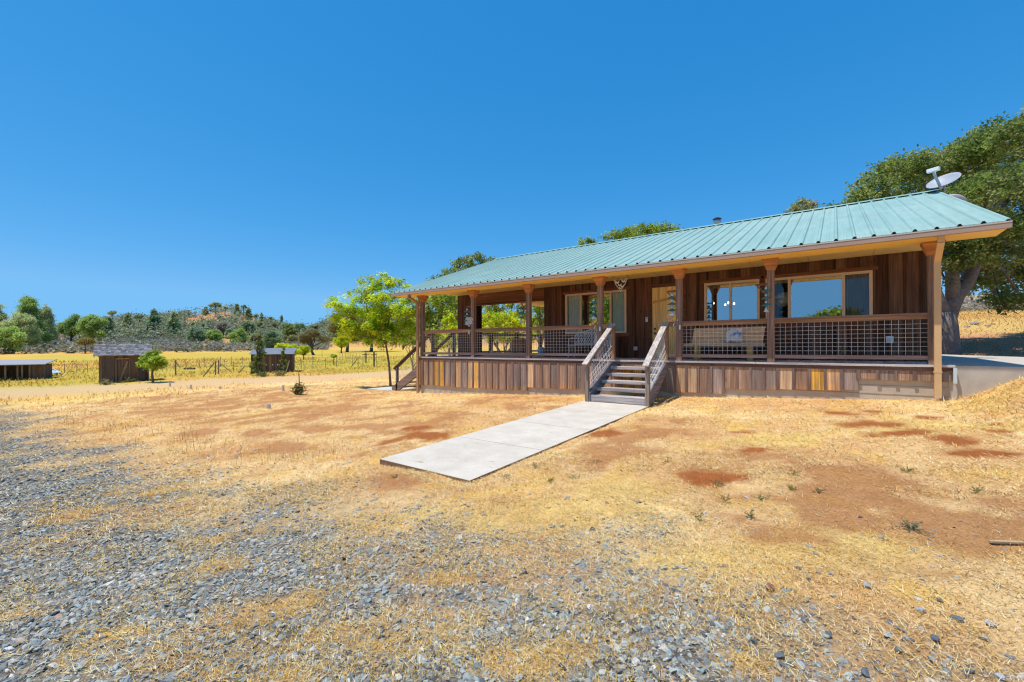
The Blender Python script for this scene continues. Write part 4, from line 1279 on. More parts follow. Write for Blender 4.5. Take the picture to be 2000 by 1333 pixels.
# -- trees standing behind the house
def gtree(name, label, spec, base_px, d, pal, leaf, per, dens, r0, group=None, **k):
    q = at(base_px, 680, d); b0 = (q[0], q[1], gz(q[0], q[1]))
    return tree(name, label, 'tree', b0, plobes([(a_, b_, r_ * 1.25) for a_, b_, r_ in spec], d, 1.2, int(base_px)), pal, leaf, per, dens * 1.1, r0, group=group, **k)
gtree('oak_tree', 'dense mid-green oak seen between the two left porch posts', [(842, 600, 24), (868, 590, 24), (820, 620, 20), (850, 630, 26), (880, 615, 22), (835, 655, 20), (862, 660, 20), (815, 585, 16), (885, 650, 16)], 850, 31, 'mid', 0.2, 18, 42, .2)
gtree('shrub_tree', 'bright lime shrub in front of the oak, left of the siding column', [(876, 632, 12), (888, 645, 12), (872, 652, 12), (884, 664, 13), (868, 672, 10), (890, 676, 8), (880, 620, 7)], 882, 26, 'lime', 0.15, 18, 120, .06, fork=.3)
gtree('shrub_tree', 'dark green shrub low down behind the side steps handrail', [(800, 655, 12), (812, 668, 12), (796, 674, 9), (820, 678, 9), (806, 640, 10)], 806, 27, 'oak', 0.16, 18, 100, .06, fork=.3)
gtree('shrub_tree', 'lime green bushy tree framed by the breezeway opening', [(955, 640, 18), (978, 626, 16), (1000, 634, 16), (1020, 646, 15), (965, 662, 15), (990, 656, 18), (1015, 668, 12), (950, 620, 10), (1000, 615, 8)], 985, 31, 'lime', 0.17, 18, 80, .1, fork=.35)
gtree('oak_tree', 'shady green oak rising behind the lime tree in the breezeway opening', [(955, 600, 18), (980, 595, 20), (1010, 592, 20), (1035, 600, 16), (970, 618, 16), (1020, 625, 18), (1040, 640, 14), (945, 580, 14), (1000, 570, 16), (1030, 570, 16)], 1000, 38, 'mid', 0.22, 18, 40, .2)
gtree('oak_tree', 'yellow-green oak beside the main wall at the right edge of the breezeway opening', [(1050, 590, 14), (1060, 610, 14), (1048, 630, 14), (1062, 645, 12), (1045, 660, 12), (1066, 575, 12), (1075, 625, 12)], 1055, 33, 'mid', 0.18, 18, 80, .12)
gtree('oak_tree', 'dark rounded oak crown showing over the left end of the roof', [(905, 525, 22), (930, 515, 18), (880, 542, 18), (955, 518, 14), (860, 555, 16), (845, 562, 12), (900, 560, 30), (940, 550, 30), (870, 590, 24), (910, 600, 28)], 900, 52, 'oak', 0.3, 18, 17, .35)
gtree('oak_tree', 'small round yellow-green crown poking above the roof ridge', [(1147, 478, 14), (1156, 488, 13), (1138, 492, 12), (1150, 510, 20), (1150, 545, 22)], 1150, 40, 'mid', 0.22, 18, 40, .2)
gtree('oak_tree', 'broad flat yellow-green crown above the middle of the roof ridge', [(1200, 470, 17), (1225, 466, 18), (1250, 460, 20), (1275, 456, 18), (1300, 455, 18), (1318, 460, 14), (1240, 490, 30), (1290, 490, 30), (1200, 495, 20), (1260, 530, 36)], 1255, 40, 'mid', 0.22, 18, 34, .25)
gtree('oak_tree', 'dark grey-green treetop behind the ridge just left of the great oak', [(1566, 402, 13), (1580, 408, 12), (1548, 414, 11), (1565, 422, 16), (1572, 440, 22), (1560, 470, 26)], 1567, 36, 'oakgrey', 0.2, 18, 50, .2)

# -- trees of the pasture edge and the hill, each surveyed as a box: x0, x1, top, base
def auto_lobes(x0, x1, yt, yb, kind, seed):
    rr = random.Random(seed); w = (x1 - x0) / 2; cx = (x0 + x1) / 2; h = yb - yt; S = []
    if kind == 'round':
        for i in range(36):
            a = rr.uniform(0, 2 * PI); q = rr.uniform(.1, .85) ** .8; S.append((cx + w * q * math.cos(a), yt + h * .40 - h * .33 * q * math.sin(a) + rr.uniform(-.05, .08) * h, w * rr.uniform(.15, .30)))
    elif kind == 'bush':
        for i in range(42):
            u = rr.uniform(-.85, .85); v = rr.uniform(.1, .92); S.append((cx + w * u * (1.05 - .45 * abs(.6 - v)), yt + h * (v + .25 * u * u * (v < .4)), w * rr.uniform(.16, .30)))
        S.append((cx + w * rr.uniform(-.3, .3), yt + h * .1, w * .16))
    elif kind == 'pine':
        for i in range(50):
            v = rr.uniform(.06, .92); u = rr.uniform(-1, 1) * (.10 + .80 * min(1, v * 1.25)); S.append((cx + w * u, yt + h * v, w * rr.uniform(.10, .16) * (1 + v)))
        S.append((cx, yt + h * .03, w * .07)); S.append((cx + w * .05, yt + h * .10, w * .12)); S.append((cx - w * .08, yt + h * .18, w * .15))
    elif kind == 'umbrella':
        for i in range(8):
            u = rr.uniform(-.75, .75); S.append((cx + w * u, yt + h * (.18 + .25 * u * u + rr.uniform(0, .1)), w * rr.uniform(.22, .36)))
    elif kind == 'open':
        for i in range(12):
            a = rr.uniform(-.1, PI + .1); q = rr.uniform(.55, .85); S.append((cx + w * q * math.cos(a), yt + h * .5 - h * .38 * q * math.sin(a), w * rr.uniform(.16, .28)))
    return S
def btree(name, label, box, kind, pal, group=None, dd=None, dens=None):
    x0, x1, yt, yb = box
    g0, d = gp((x0 + x1) / 2, yb)
    if dd: 
        d = dd; q = at((x0 + x1) / 2, yb, d); g0 = np.array([q[0], q[1], gz(q[0], q[1])])
    sd = int(x0 * 13 + yt); spec = auto_lobes(x0, x1, yt, yb, kind, sd)
    pxm = d / F
    wpx = (x1 - x0) / 2
    leaf = max(1.9 * pxm, 0.10); 
    nl = sum(s[2] ** 2 for s in spec)
    dn = (dens or 1.0) * 1.7 / pxm ** 2          # clumps per square metre of lobe radius^2
    per = 10
    return tree(name, label, 'tree', g0, plobes(spec, d, 0.9, sd), pal, leaf, per, dn, max(0.035 * (yb - yt) * pxm, 0.04) * (1.0 if kind != 'open' else 1.3), fork={'round': .45, 'bush': .3, 'pine': .8, 'umbrella': .8, 'open': .45}[kind], bark=(0.10, 0.085, 0.08), group=group, spread=0.42, shell=0.2, aspect=0.6)
HG = 'grey pines on the far ridge'
btree('oak_tree', 'bushy dark green oak nearest the left edge, in front of the grey pines', (-8, 47, 637, 692), 'bush', 'pinegreen')
btree('pine_tree', 'tall grey-green pine cut by the left edge of the picture', (-40, 26, 594, 688), 'pine', 'pine')
btree('pine_tree', 'tallest pine of the left clump with a thin pointed top', (14, 92, 579, 686), 'pine', 'pinegreen', dens=1.3)
btree('pine_tree', 'broad green pine filling the middle of the left clump', (6, 74, 608, 688), 'bush', 'pine')
btree('pine_tree', 'open-branched pine at the right of the left clump', (62, 116, 594, 682), 'pine', 'pine')
btree('oak_tree', 'low rounded oak at the foot of the open-branched pine', (84, 114, 634, 678), 'bush', 'pine')
btree('oak_tree', 'tall green oak left of the leaning trunk in the middle clump', (116, 164, 613, 676), 'round', 'pinegreen', dens=1.3)
btree('oak_tree', 'wide green oak with a dark leaning trunk behind the field oak', (156, 208, 610, 677), 'round', 'pinegreen', dens=1.3)
btree('oak_tree', 'smaller green oak on the right of the middle clump', (192, 226, 614, 668), 'round', 'pine')
btree('oak_tree', 'small dark round-topped oak standing alone in the golden field', (148, 185, 660, 691), 'umbrella', 'olive', dens=2)
btree('pine_tree', 'lone umbrella-topped pine on the skyline', (211, 230, 606, 627), 'umbrella', 'pine', dens=1.4)
btree('pine_tree', 'slim pine on the hillside right of the umbrella-topped one', (236, 264, 611, 652), 'pine', 'pine', dens=1.4)
btree('pine_tree', 'small pine crown on the skyline above the shed roof', (262, 282, 611, 640), 'umbrella', 'pine')
btree('pine_tree', 'tall pale pine with a bushy top rising over the shed', (283, 320, 603, 660), 'pine', 'blue', dens=1.6)
btree('pine_tree', 'dark-trunked open pine to the right of the tall pale one', (322, 356, 608, 660), 'pine', 'pine', dens=1.2)
btree('pine_tree', 'short pine halfway up the red hillside', (366, 386, 628, 655), 'pine', 'pine')
btree('dead_tree', 'bare grey tree with thin spreading twigs below the red hillside', (418, 456, 624, 660), 'open', 'grey', dens=0.5)
btree('shrub_tree', 'rounded grey-green tree left of the bare grey tree', (360, 402, 640, 674), 'bush', 'blue')
btree('shrub_tree', 'bushy green tree below the bare grey tree', (400, 434, 644, 672), 'bush', 'pinegreen')
btree('oak_tree', 'round fresh green tree with a short trunk at the field edge', (446, 484, 642, 681), 'round', 'pinegreen', dens=1.6)
btree('shrub_tree', 'blue-green rounded tree behind the low coop', (512, 550, 646, 690), 'bush', 'blue')
btree('oak_tree', 'dark green oak with a visible trunk behind the lime shrubs', (550, 582, 632, 674), 'round', 'oak', dens=1.4)
btree('oak_tree', 'brown-leaved oak with bare spreading limbs in the dry field', (583, 642, 640, 694), 'open', 'brown', dens=1.6)
btree('shrub_tree', 'small light green tree left of the dark trunks', (650, 684, 652, 690), 'round', 'lime')
btree('oak_tree', 'tall dark oak with a thick trunk behind the lime green tree', (640, 716, 600, 688), 'round', 'olive', dens=1.6)
btree('oak_tree', 'dark olive oak with twin trunks right behind the lime green tree', (690, 760, 596, 687), 'round', 'olive', dens=1.4)
for i, (x0, x1, yt, yb) in enumerate([(500, 520, 628, 652), (470, 500, 626, 660), (520, 545, 630, 655), (545, 570, 632, 656), (570, 600, 630, 660), (600, 630, 634, 662), (388, 404, 630, 650), (440, 462, 640, 662), (560, 584, 655, 676), (485, 512, 650, 678)]):
    btree('pine_tree', 'rounded grey-green tree among the many on the lower hillside', (x0, x1, yt, yb), 'bush', ('pine', 'blue', 'oakgrey')[i % 3], group='trees on the lower hillside')
for i, (x0, x1, yt, yb) in enumerate([(410, 432, 589, 614), (394, 410, 600, 616), (433, 447, 596, 616), (454, 472, 594, 617), (470, 482, 592, 618), (476, 494, 602, 626), (496, 506, 612, 630), (506, 516, 611, 632), (524, 534, 616, 638), (544, 556, 616, 646)]):
    btree('pine_tree', 'dark pine standing on the crest of the red hill', (x0, x1, yt, yb), 'pine' if i % 2 else 'umbrella', 'pine', group=HG, dens=1.6)
# lime shrubs in a row behind the coop
for i, (x0, x1, yt, yb) in enumerate([(536, 566, 668, 704), (558, 586, 670, 706), (580, 606, 672, 703)]):
    btree('shrub_tree', 'bright green bushy shrub in the row behind the coop', (x0, x1, yt, yb), 'round', 'lime', group='lime shrubs behind the coop', dens=1.3)
# two spindly trees growing against the coop, and garden plants
btree('conifer', 'spindly dark conifer in front of the left end of the coop', (486, 526, 650, 737), 'pine', 'oak', dd=33, dens=.4)
btree('conifer', 'leafy sapling in front of the right end of the coop', (545, 562, 678, 734), 'pine', 'mid', dd=33, dens=1)
btree('shrub', 'small bright green bush on thin stems inside the fence', (644, 660, 690, 714), 'umbrella', 'mid', dens=2)
g0, dp_ = gp(299, 748)
tree('pine_tree', 'small bright green young pine beside the dark board shed', 'tree', g0, plobes([(299, 694, 9), (285, 704, 9), (312, 704, 9), (299, 708, 11), (276, 711, 6), (321, 712, 6), (290, 715, 9), (310, 714, 9), (300, 718, 8)], dp_, .8, 2), [(0.36, 0.50, 0.04), (0.44, 0.56, 0.05), (0.28, 0.42, 0.04)], 0.24, 30, 150, 0.075, fork=.85, bark=(0.16, 0.12, 0.10), spread=.38, shell=.2, aspect=.22)
# trees across the drive, behind the viewer, mirrored in the windows
for (x, y, h, lab) in ((-17.5, -9, 9.5, 'green oak across the drive mirrored in the left porch window'), (-22.5, -12, 10.5, 'second larger oak across the drive mirrored in the left porch window'), (-12.8, -7, 8.0, 'third oak across the drive mirrored in the left porch window'), (-0.1, -24, 5.4, 'small tree across the drive mirrored in the large right window')):
    z = gz(x, y); L = [(x + random.uniform(-.32, .32) * h, y + random.uniform(-.32, .32) * h, z + h * random.uniform(.28, .82), h * random.uniform(.17, .26)) for _ in range(14)]
    tree('oak_tree', lab, 'tree', (x, y, z), L, 'mid', .36, 16, 16, .2)

# -- stuff: chaparral and the far wood
def far_stuff(name, label, n, r0, r1, px0, px1, keep, size, per, pal, leaf, tall=0.6):
    r = np.random.default_rng(len(name) * 31 + n)
    px = r.uniform(px0, px1, n); R = np.sqrt(r.uniform(r0 ** 2, r1 ** 2, n))
    u = (px - 1000) / F; k = 1 / np.sqrt(1 + u * u)
    x = (FW[0] + RT0[0] * u) * k * R; y = (FW[1] + RT0[1] * u) * k * R
    m = r.random(n) < keep(x, y, px, R)
    x, y = x[m], y[m]; z = ground_z(x, y); s = r.uniform(size[0], size[1], len(x))
    cen = np.stack([x, y, z + s * tall * .7], -1)
    # three clumps to a bush
    c3 = np.concatenate([cen + np.stack([r.normal(0, .45, len(x)) * s, r.normal(0, .45, len(x)) * s, r.normal(0, .25, len(x)) * s * tall], -1) for _ in range(4)])
    s4 = np.tile(s, 4) * .42
    V, Fq, C = leaf_cloud(c3, per, s4, leaf, GREENS[pal] if isinstance(pal, str) else pal, n, aspect=.8)
    o = mesh_np(name, V, Fq, LEAF, None, C)
    tag(o, label, name.replace('_', ' '), kind='stuff')
far_stuff('chaparral', 'grey-green chaparral brush covering the foot of the hill', 5200, 112, 230, -150, 640, lambda x, y, px, R: sst(.42, .56, fbm(x * .045, y * .045, 19, 3)) * (0.25 + .75 * sst(118, 135, R)), (0.7, 1.8), 12, [(0.27, 0.27, 0.19), (0.33, 0.31, 0.26), (0.25, 0.24, 0.22), (0.20, 0.24, 0.13)], 0.55)
far_stuff('far_wood', 'distant mixed wood covering the low hills', 3000, 190, 345, -200, 1000, lambda x, y, px, R: np.clip(.05 + sst(.45, .62, fbm(x * .03, y * .03, 29, 3)) * .6 + sst(470, 520, px) * .5, 0, 1) * (1 - .75 * ((px > 360) & (px < 520) & (R > 240))), (1.4, 3.8), 26, [(0.30, 0.36, 0.20), (0.36, 0.40, 0.25), (0.22, 0.29, 0.15), (0.40, 0.38, 0.27), (0.17, 0.24, 0.11)], 0.75, 1.0)
far_stuff('hill_brush', 'grey brush along the top of the grassy slope behind the house', 500, 52, 90, 1820, 2200, lambda x, y, px, R: sst(.4, .55, fbm(x * .1, y * .1, 39, 3)), (0.6, 1.6), 16, 'grey', 0.25)

# ---- small plants in the yard
def tuft_plant(name, label, px, py, h, w, cols, n, group=None, cat='plant'):
    g0, d = gp(px, py); t = thing(name, label, cat, tuple(g0), 0, group)
    r = np.random.default_rng(int(px)); 
    a = r.uniform(0, 2 * PI, n); el = r.uniform(.3, 1.45, n); L = r.uniform(.5, 1.0, n) * h
    dirv = np.stack([np.cos(a) * np.cos(el) * w / h, np.sin(a) * np.cos(el) * w / h, np.sin(el)], -1)
    tip = dirv * L[:, None]
    cen = np.concatenate([tip * f for f in (.45, .7, .95)])
    V, Fq, C = leaf_cloud(cen, 3, h * .06, h * .24, cols, int(px), aspect=.4)
    mesh_np('leaves', V, Fq, LEAF, t, C)
    b = MB()
    for q in tip[:10]:
        b.tube([(0, 0, -.01), tuple(q * .5 + np.array([0, 0, h * .04])), tuple(q)], [h * .02, h * .014, h * .005], 4, (0.2, 0.18, 0.08))
    b.build('stem', M_BARK, t)
    return t
for (px, py) in ((1302, 906), (1548, 930), (1418, 977), (1487, 975), (1545, 958), (1596, 962), (1366, 1016), (1468, 1012), (1905, 962), (1770, 922), (1075, 942), (1046, 912), (985, 935), (1120, 935), (1165, 905), (772, 935)):
    tuft_plant('weed', 'low green weed growing in the straw beyond the gravel', px, py, 0.06, 0.11, [(0.20, 0.24, 0.05), (0.15, 0.20, 0.05), (0.26, 0.27, 0.08)], 12, 'low green weeds in the yard')
tuft_plant('weed', 'pale grey-green weed in the red dirt on the right', 1780, 1036, 0.08, 0.15, [(0.27, 0.29, 0.17), (0.32, 0.33, 0.2)], 22)
tuft_plant('weed', 'green weed growing in the middle of the round patch of bare red earth', 1398, 948, 0.07, 0.12, [(0.18, 0.2, 0.07), (0.22, 0.24, 0.1)], 12)
t = tuft_plant('shrub', 'dry leafy shrub tied to a dark stake in the yard', 584, 772, 0.55, 0.3, [(0.28, 0.26, 0.08), (0.34, 0.28, 0.10), (0.20, 0.19, 0.06)], 46, cat='shrub')
b = MB(); b.tube([(0, 0, 0), (.02, 0, .6), (0, 0, 1.0)], [.022, .02, .014], 6, (0.10, 0.07, 0.05)); b.build('stake', M_BARK, t)
for (px, py, h, lab) in ((205, 752, .42, 'dry yellowish weed at the left foot of the dark board shed'), (250, 747, .35, 'grey-green weed patch below the shed door'), (545, 735, .5, 'dry shrub against the front of the coop'), (512, 737, .45, 'scrubby plant at the left foot of the coop')):
    tuft_plant('weed', lab, px, py, h, h * 1.8, [(0.30, 0.29, 0.12), (0.24, 0.25, 0.12), (0.36, 0.31, 0.14)], 40)
# ---- single stones lying about
def stone(px, py, rp, col, label, group=None, k=0, flat=1.0):
    g0, d = gp(px, py); V, Fc = rock_shape(3, 500 + k); s = rp * d / F
    t = mesh_np('stone', V * s * np.array([1, 1, flat]), Fc, m_stone, None, np.tile(np.array(col), (len(V), 1)))
    t.location = (g0[0], g0[1], g0[2] + s * .25); t.rotation_euler = (rc(-.2, .2), rc(-.2, .2), rc(0, 6))
    tag(t, label, 'stone', group)
stone(1503, 1150, 11, (0.22, 0.10, 0.065), 'rough reddish-brown stone lying where the gravel meets the straw', k=0)
for k, (px, py, r) in enumerate(((1393, 1222, 9), (1868, 1210, 11), (1828, 1248, 11), (1755, 1270, 9), (1523, 1282, 11), (1530, 1302, 11), (1690, 1314, 13), (1835, 1173, 6), (1472, 1253, 8), (445, 925, 4), (562, 948, 4), (1580, 1132, 6), (1307, 1310, 8), (1620, 1240, 8))):
    stone(px, py, r * .8, (0.12, 0.135, 0.15), 'dark slate-grey stone, larger than the gravel around it', 'larger dark stones on the gravel', 1 + k)
for k, (px, py, r) in enumerate(((1798, 1194, 10), (1694, 1146, 12), (1952, 1322, 12), (1565, 1301, 9), (1820, 1288, 8), (1320, 1108, 6), (1375, 1108, 5), (1622, 1120, 5), (1935, 1219, 9), (1733, 1243, 8))):
    stone(px, py, r * .85, (0.33, 0.34, 0.34), 'pale grey stone, larger than the gravel around it', 'larger pale stones on the gravel', 30 + k)
for k, (px, py, r) in enumerate(((1905, 634, 8), (1890, 640, 5), (1930, 638, 5), (1940, 634, 4))):
    stone(px, py, r, (0.30, 0.27, 0.24), 'grey rock outcropping from the grassy slope behind the oak', 'rocks on the grassy slope', 50 + k)
g0, d = gp(1968, 1065); b = MB(); b.bar((-.09, 0, .012), (.09, .02, .018), .025, .016, (0.5, 0.36, 0.2)); o = b.build('wood_scrap', W_X, bevel=.004); o.location = g0; o.rotation_euler = (0, 0, .35); tag(o, 'short weathered piece of wood lying in the straw at the right edge', 'wood scrap')
# ================================================================== OUTBUILDINGS AND FENCES
M_SHINGLE = plain("shingle", (1, 1, 1), 0.9, var=0.2, scale=8, bmp=0.3)
W_OLD = wood("old_boards", 'z', 0.55, 0.6, weather=0.25)
def old_board():
    k = rc(0.6, 1.3); u = random.random()
    return (0.115 * k, 0.08 * k, 0.064 * k) if u < .75 else (0.19 * k, 0.115 * k, 0.066 * k)
def boards(b, x0, x1, y, z0, z1f, w=0.2, dy=0.025, hole=None):
    x = x0
    while x < x1 - .01:
        e = min(x + w * rc(.85, 1.15), x1)
        zt = z1f if not callable(z1f) else z1f((x + e) / 2)
        if not (hole and hole[0] < (x + e) / 2 < hole[1]):
            b.box(x + .004, e - .004, y, y + dy + rc(0, .008), z0, zt, old_board())
        elif hole[2] < zt:
            b.box(x + .004, e - .004, y, y + dy, hole[2], zt, old_board())
        x = e
def frame_of(pa, pb):
    """local frame for a building whose front runs between two surveyed photo points"""
    A, dA = gp(*pa); B, dB = gp(*pb)
    v = (B - A)[:2]; L = float(np.hypot(*v)); rot = math.atan2(v[1], v[0])
    return A, B, L, rot, (dA + dB) / 2
# -- dark board shed with shingle roof
A, B, L, rot, d = frame_of((193, 750), (289, 744))
zb = min(A[2], B[2]); H = 57 * d / F; dep = 1.7
print('shed', L, H, d, A)
shed = thing('board_shed', 'small dark board shed with a shingled gable roof and cross-braced door', 'shed', (A[0], A[1], zb), rot)
b = MB(); dx0, dx1, dz = L * .355, L * .60, H * .80
boards(b, 0, L, 0, -.25, H, .19, hole=(dx0, dx1, dz))
b.build('front_wall', W_OLD, shed)
RZ = H + .62
for xx in (0.0, L - .03):
    b = MB(); y = 0.03
    while y < dep:
        e = min(y + .2, dep); ym = (y + e) / 2
        b.box(xx, xx + .03, y, e - .004, -.25, H + (RZ - H) * (1 - abs(ym - dep / 2) / (dep / 2)) - .03, old_board()); y = e
    b.build('side_wall', W_OLD, shed)
b = MB(); boards(b, 0, L, dep, -.25, H, .2); b.build('back_wall', W_OLD, shed)
b = MB(); x = dx0 + .01
while x < dx1 - .02:
    e = min(x + .17, dx1 - .01); b.box(x + .003, e - .003, .002, .028, -.12, dz - .02, (0.16 * rc(.8, 1.2), 0.10, 0.075)); x = e
dr = b.build('door', W_OLD, shed)
b = MB(); b.bar((dx0 + .12, -.012, .02), (dx1 - .06, -.012, dz - .12), .03, .10, (0.36, 0.22, 0.12), up=(1, 0, 0)); b.build('brace', W_X, dr)
b = MB()
b.box(dx0 - .07, dx0 - .002, -.022, -.001, -.15, dz + .08, (0.28, 0.17, 0.09)); b.box(dx1 + .002, dx1 + .07, -.022, -.001, -.15, dz + .08, (0.2, 0.13, 0.08)); b.box(dx0 - .001, dx1 + .001, -.023, -.001, dz + .003, dz + .09, (0.42, 0.22, 0.09))
b.build('door_frame', W_Z, shed)
b = MB(); b.box(-.02, L + .02, -.03, -.002, H - .16, H - .01, (0.45, 0.23, 0.085)); b.build('fascia', W_X, shed)
for sgn in (1, -1):
    b = MB(); n = 8; ov = .18; x0, x1 = -.22, L + .22
    for j in range(n):
        f0, f1 = j / n, (j + 1) / n + .05
        def pt(f): return (-ov + (dep / 2 + ov) * f, H - ov * (RZ - H) / (dep / 2) + (RZ - H) * (1 + ov / (dep / 2)) * f)
        x = x0 + rc(-.05, 0)
        while x < x1:
            e = min(x + rc(.10, .20), x1); k = rc(.6, 1.35); c = (0.20 * k, 0.19 * k, 0.195 * k)
            (ya, za), (yb, zb_) = pt(f0 - rc(0, .03)), pt(min(f1, 1.0))
            if sgn < 0: ya, yb = dep - ya, dep - yb
            l0 = .035 + rc(0, .02)
            b.add([(x, ya, za + l0), (e - .006, ya, za + l0), (e - .006, yb, zb_ + .012), (x, yb, zb_ + .012), (x, ya, za), (e - .006, ya, za)], [(0, 1, 2, 3), (0, 4, 5, 1)], c); x = e
    b.build('roof', M_SHINGLE, shed)
for xx in (-.2, L + .17):
    for sgn in (1, -1):
        b = MB(); ya = -.18 if sgn > 0 else dep + .18
        b.bar((xx, ya, H - .2), (xx, dep / 2, RZ - .03), .03, .09, (0.26, 0.15, 0.08)); b.build('rake_board', W_Y, shed)
# -- low grey-roofed coop
A, B, L, rot, d = frame_of((490, 729), (571, 727))
H = 36 * d / F; dep = 2.4
print('coop', L, H, d)
coop = thing('chicken_coop', 'low brown board coop with a grey sheet-metal roof among plants', 'coop', (A[0], A[1], min(A[2], B[2])), rot)
b = MB(); boards(b, 0, L, 0, -.25, H, .22); b.build('front_wall', W_OLD, coop)
for xx in (0.001, L - .031):
    b = MB(); y = .03
    while y < dep:
        e = min(y + .2, dep); b.box(xx, xx + .03, y, e - .003, -.25, H + .38 * y / dep, old_board()); y = e
    b.build('side_wall', W_OLD, coop)
b = MB(); boards(b, 0, L, dep, -.25, H + .38, .22); b.build('back_wall', W_OLD, coop)
b = MB(); n = int(L / .08)
V = []
for i in range(n + 1):
    x = -.15 + (L + .3) * i / n; h = .02 * (i % 2)
    V += [(x, -.25, H + h - .02), (x, dep + .2, H + .50 + h)]
b.add(V, [(2 * i, 2 * i + 2, 2 * i + 3, 2 * i + 1) for i in range(n)], (0.19, 0.20, 0.22)); b.build('roof', plain('sheet_metal', (1, 1, 1), .55, .0, .15, 2), coop)
for i, fx in enumerate((.36, .52, .64)):
    b = MB(); b.lathe(0, 0, [(.05, 0), (.06, .02), (.03, .05)], 10, (0.75, 0.72, 0.68)); b.v = [(fx * L + p[0], -p[2] - .002, H * .42 + p[1]) for p in b.v]; b.build('float_knob', M_COL, coop)
b = MB(); b.bar((L * .60, -.012, -.1), (L * .60, -.012, H - .02), .07, .022, (0.3, .19, .12), up=(0, 1, 0)); b.build('trim_board', W_Z, coop)
b = MB(); g1, d1 = gp(558, 730); b.bar(tuple(g1), tuple(g1 + np.array([RT0[0] * .3, RT0[1] * .3, 1.05])), .06, .05, (0.42, 0.33, 0.28)); o = b.build('leaning_board', W_Z); tag(o, 'pale grey board leaning against the right end of the coop', 'board')
# -- open-fronted shed cut by the left edge
A, B, L, rot, d = frame_of((-70, 748), (82, 741))
H = 31 * d / F; dep = 2.0
lean = thing('open_shed', 'low open-fronted board shed with a white metal roof at the left edge', 'shed', (A[0], A[1], min(A[2], B[2])), rot)
b = MB(); boards(b, L * .83, L, 0, -.2, H, .16); b.build('front_wall', W_OLD, lean)
b = MB(); boards(b, 0, L, dep, -.2, H + .05, .18); b.build('back_wall', W_OLD, lean)
for xx in (.001, L - .031):
    b = MB(); y = .03
    while y < dep:
        e = min(y + .18, dep); b.box(xx, xx + .03, y, e - .003, -.2, H, old_board()); y = e
    b.build('side_wall', W_OLD, lean)
for f in (.02, .25, .50, .66, .72, .82):
    b = MB(); b.box(L * f, L * f + .09, -.01, .08, -.2, H, (0.24, 0.17, 0.13)); b.build('post', W_Z, lean)
b = MB(); b.add([(-.3, -.35, H + .02), (L + .25, -.35, H + .02), (L + .25, dep + .2, H + .33), (-.3, dep + .2, H + .33), (-.3, -.35, H + .07), (L + .25, -.35, H + .07), (L + .25, dep + .2, H + .38), (-.3, dep + .2, H + .38)],
    [(3, 2, 1, 0), (4, 5, 6, 7), (0, 1, 5, 4), (1, 2, 6, 5), (2, 3, 7, 6), (3, 0, 4, 7)], (0.34, 0.32, 0.30)); b.build('roof', M_COL, lean)
# -- low frame of pale panels beside it
A, B, L, rot, d = frame_of((82, 737), (121, 733))
cf = thing('panel_rack', 'low rack of four pale blue panels with dark bars beside the open shed', 'panels', (A[0], A[1], min(A[2], B[2])), rot)
for i in range(4):
    b = MB(); x0 = L * i / 4 + .01; x1 = L * (i + 1) / 4 - .01
    b.add([(x0, 0, .28), (x1, 0, .28), (x1, .75, .62), (x0, .75, .62), (x0, 0, .25), (x1, 0, .25), (x1, .75, .59), (x0, .75, .59)], [(0, 1, 2, 3), (7, 6, 5, 4), (4, 5, 1, 0), (5, 6, 2, 1), (6, 7, 3, 2), (7, 4, 0, 3)], (0.55, 0.62, 0.72)); b.build('panel', M_COL, cf)
for i in range(4):
    b = MB(); x = L * (i + .5) / 4; b.bar((x + .1, -.1, .10), (x - .12, .8, .78), .035, .035, (0.05, 0.045, 0.04)); b.build('bar', M_COL, cf)
for x in (.05, L - .05):
    b = MB(); b.box(x - .03, x + .03, .3, .36, -.1, .40, (0.12, 0.09, 0.07)); b.build('leg', W_Z, cf)

# -- wire fences
M_POST = plain("steel_post", (1, 1, 1), .7, .0, .15)
def fence(name, label, posts, wires=(.35, .7, .95), braces=()):
    pts = []
    for (px, pt_, pb) in posts:
        g, d = gp(px, pb); pts.append((g, (pb - pt_) * d / F, d))
    o0 = pts[0][0]
    t = thing(name, label, 'fence', tuple(o0))
    for i, (g, h, d) in enumerate(pts):
        b = MB(); q = g - o0; w = .017 if posts[i][2] - posts[i][1] < 27 else .038
        b.box(q[0] - w, q[0] + w, q[1] - w, q[1] + w, q[2] - .2, q[2] + h, (0.22, 0.18, 0.145)); b.build('fence_post', M_POST, t)
    b = MB()
    for (g, h, d), (g2, h2, d2) in zip(pts[:-1], pts[1:]):
        for f in wires:
            b.tube([tuple(g - o0 + np.array([0, 0, h * f])), tuple(g2 - o0 + np.array([0, 0, h2 * f]))], .007, 4, (0.24, 0.22, 0.19), caps=False)
    if len(pts) > 1: b.build('fence_wire', M_POST, t)
    for (ax, ay, cx, cy, ground_end) in braces:
        g, d = gp(cx, cy) if ground_end == 'c' else gp(ax, ay)
        oth = at(ax, ay, d) if ground_end == 'c' else at(cx, cy, d)
        b = MB(); b.tube([tuple(g - o0), tuple(oth - o0)], .04, 6, (0.20, 0.155, 0.12)); b.build('brace', M_POST, t)
    return t
fence('wire_fence', 'thin wire fence between the pale panels and the dark board shed', [(126, 712, 729), (150, 712, 728.5), (171, 711, 728)])
fence('wire_fence', 'thin post and wire fence across the pasture right of the young pine', [(306, 718, 727), (317, 716, 726), (326, 713, 725), (340, 705, 723), (363, 701, 720), (390, 703, 719.5), (399, 697, 718), (430.5, 697, 717), (438, 703, 716), (452.5, 697, 716), (474, 697, 715)], braces=[(342, 706, 353, 720, 'c')])
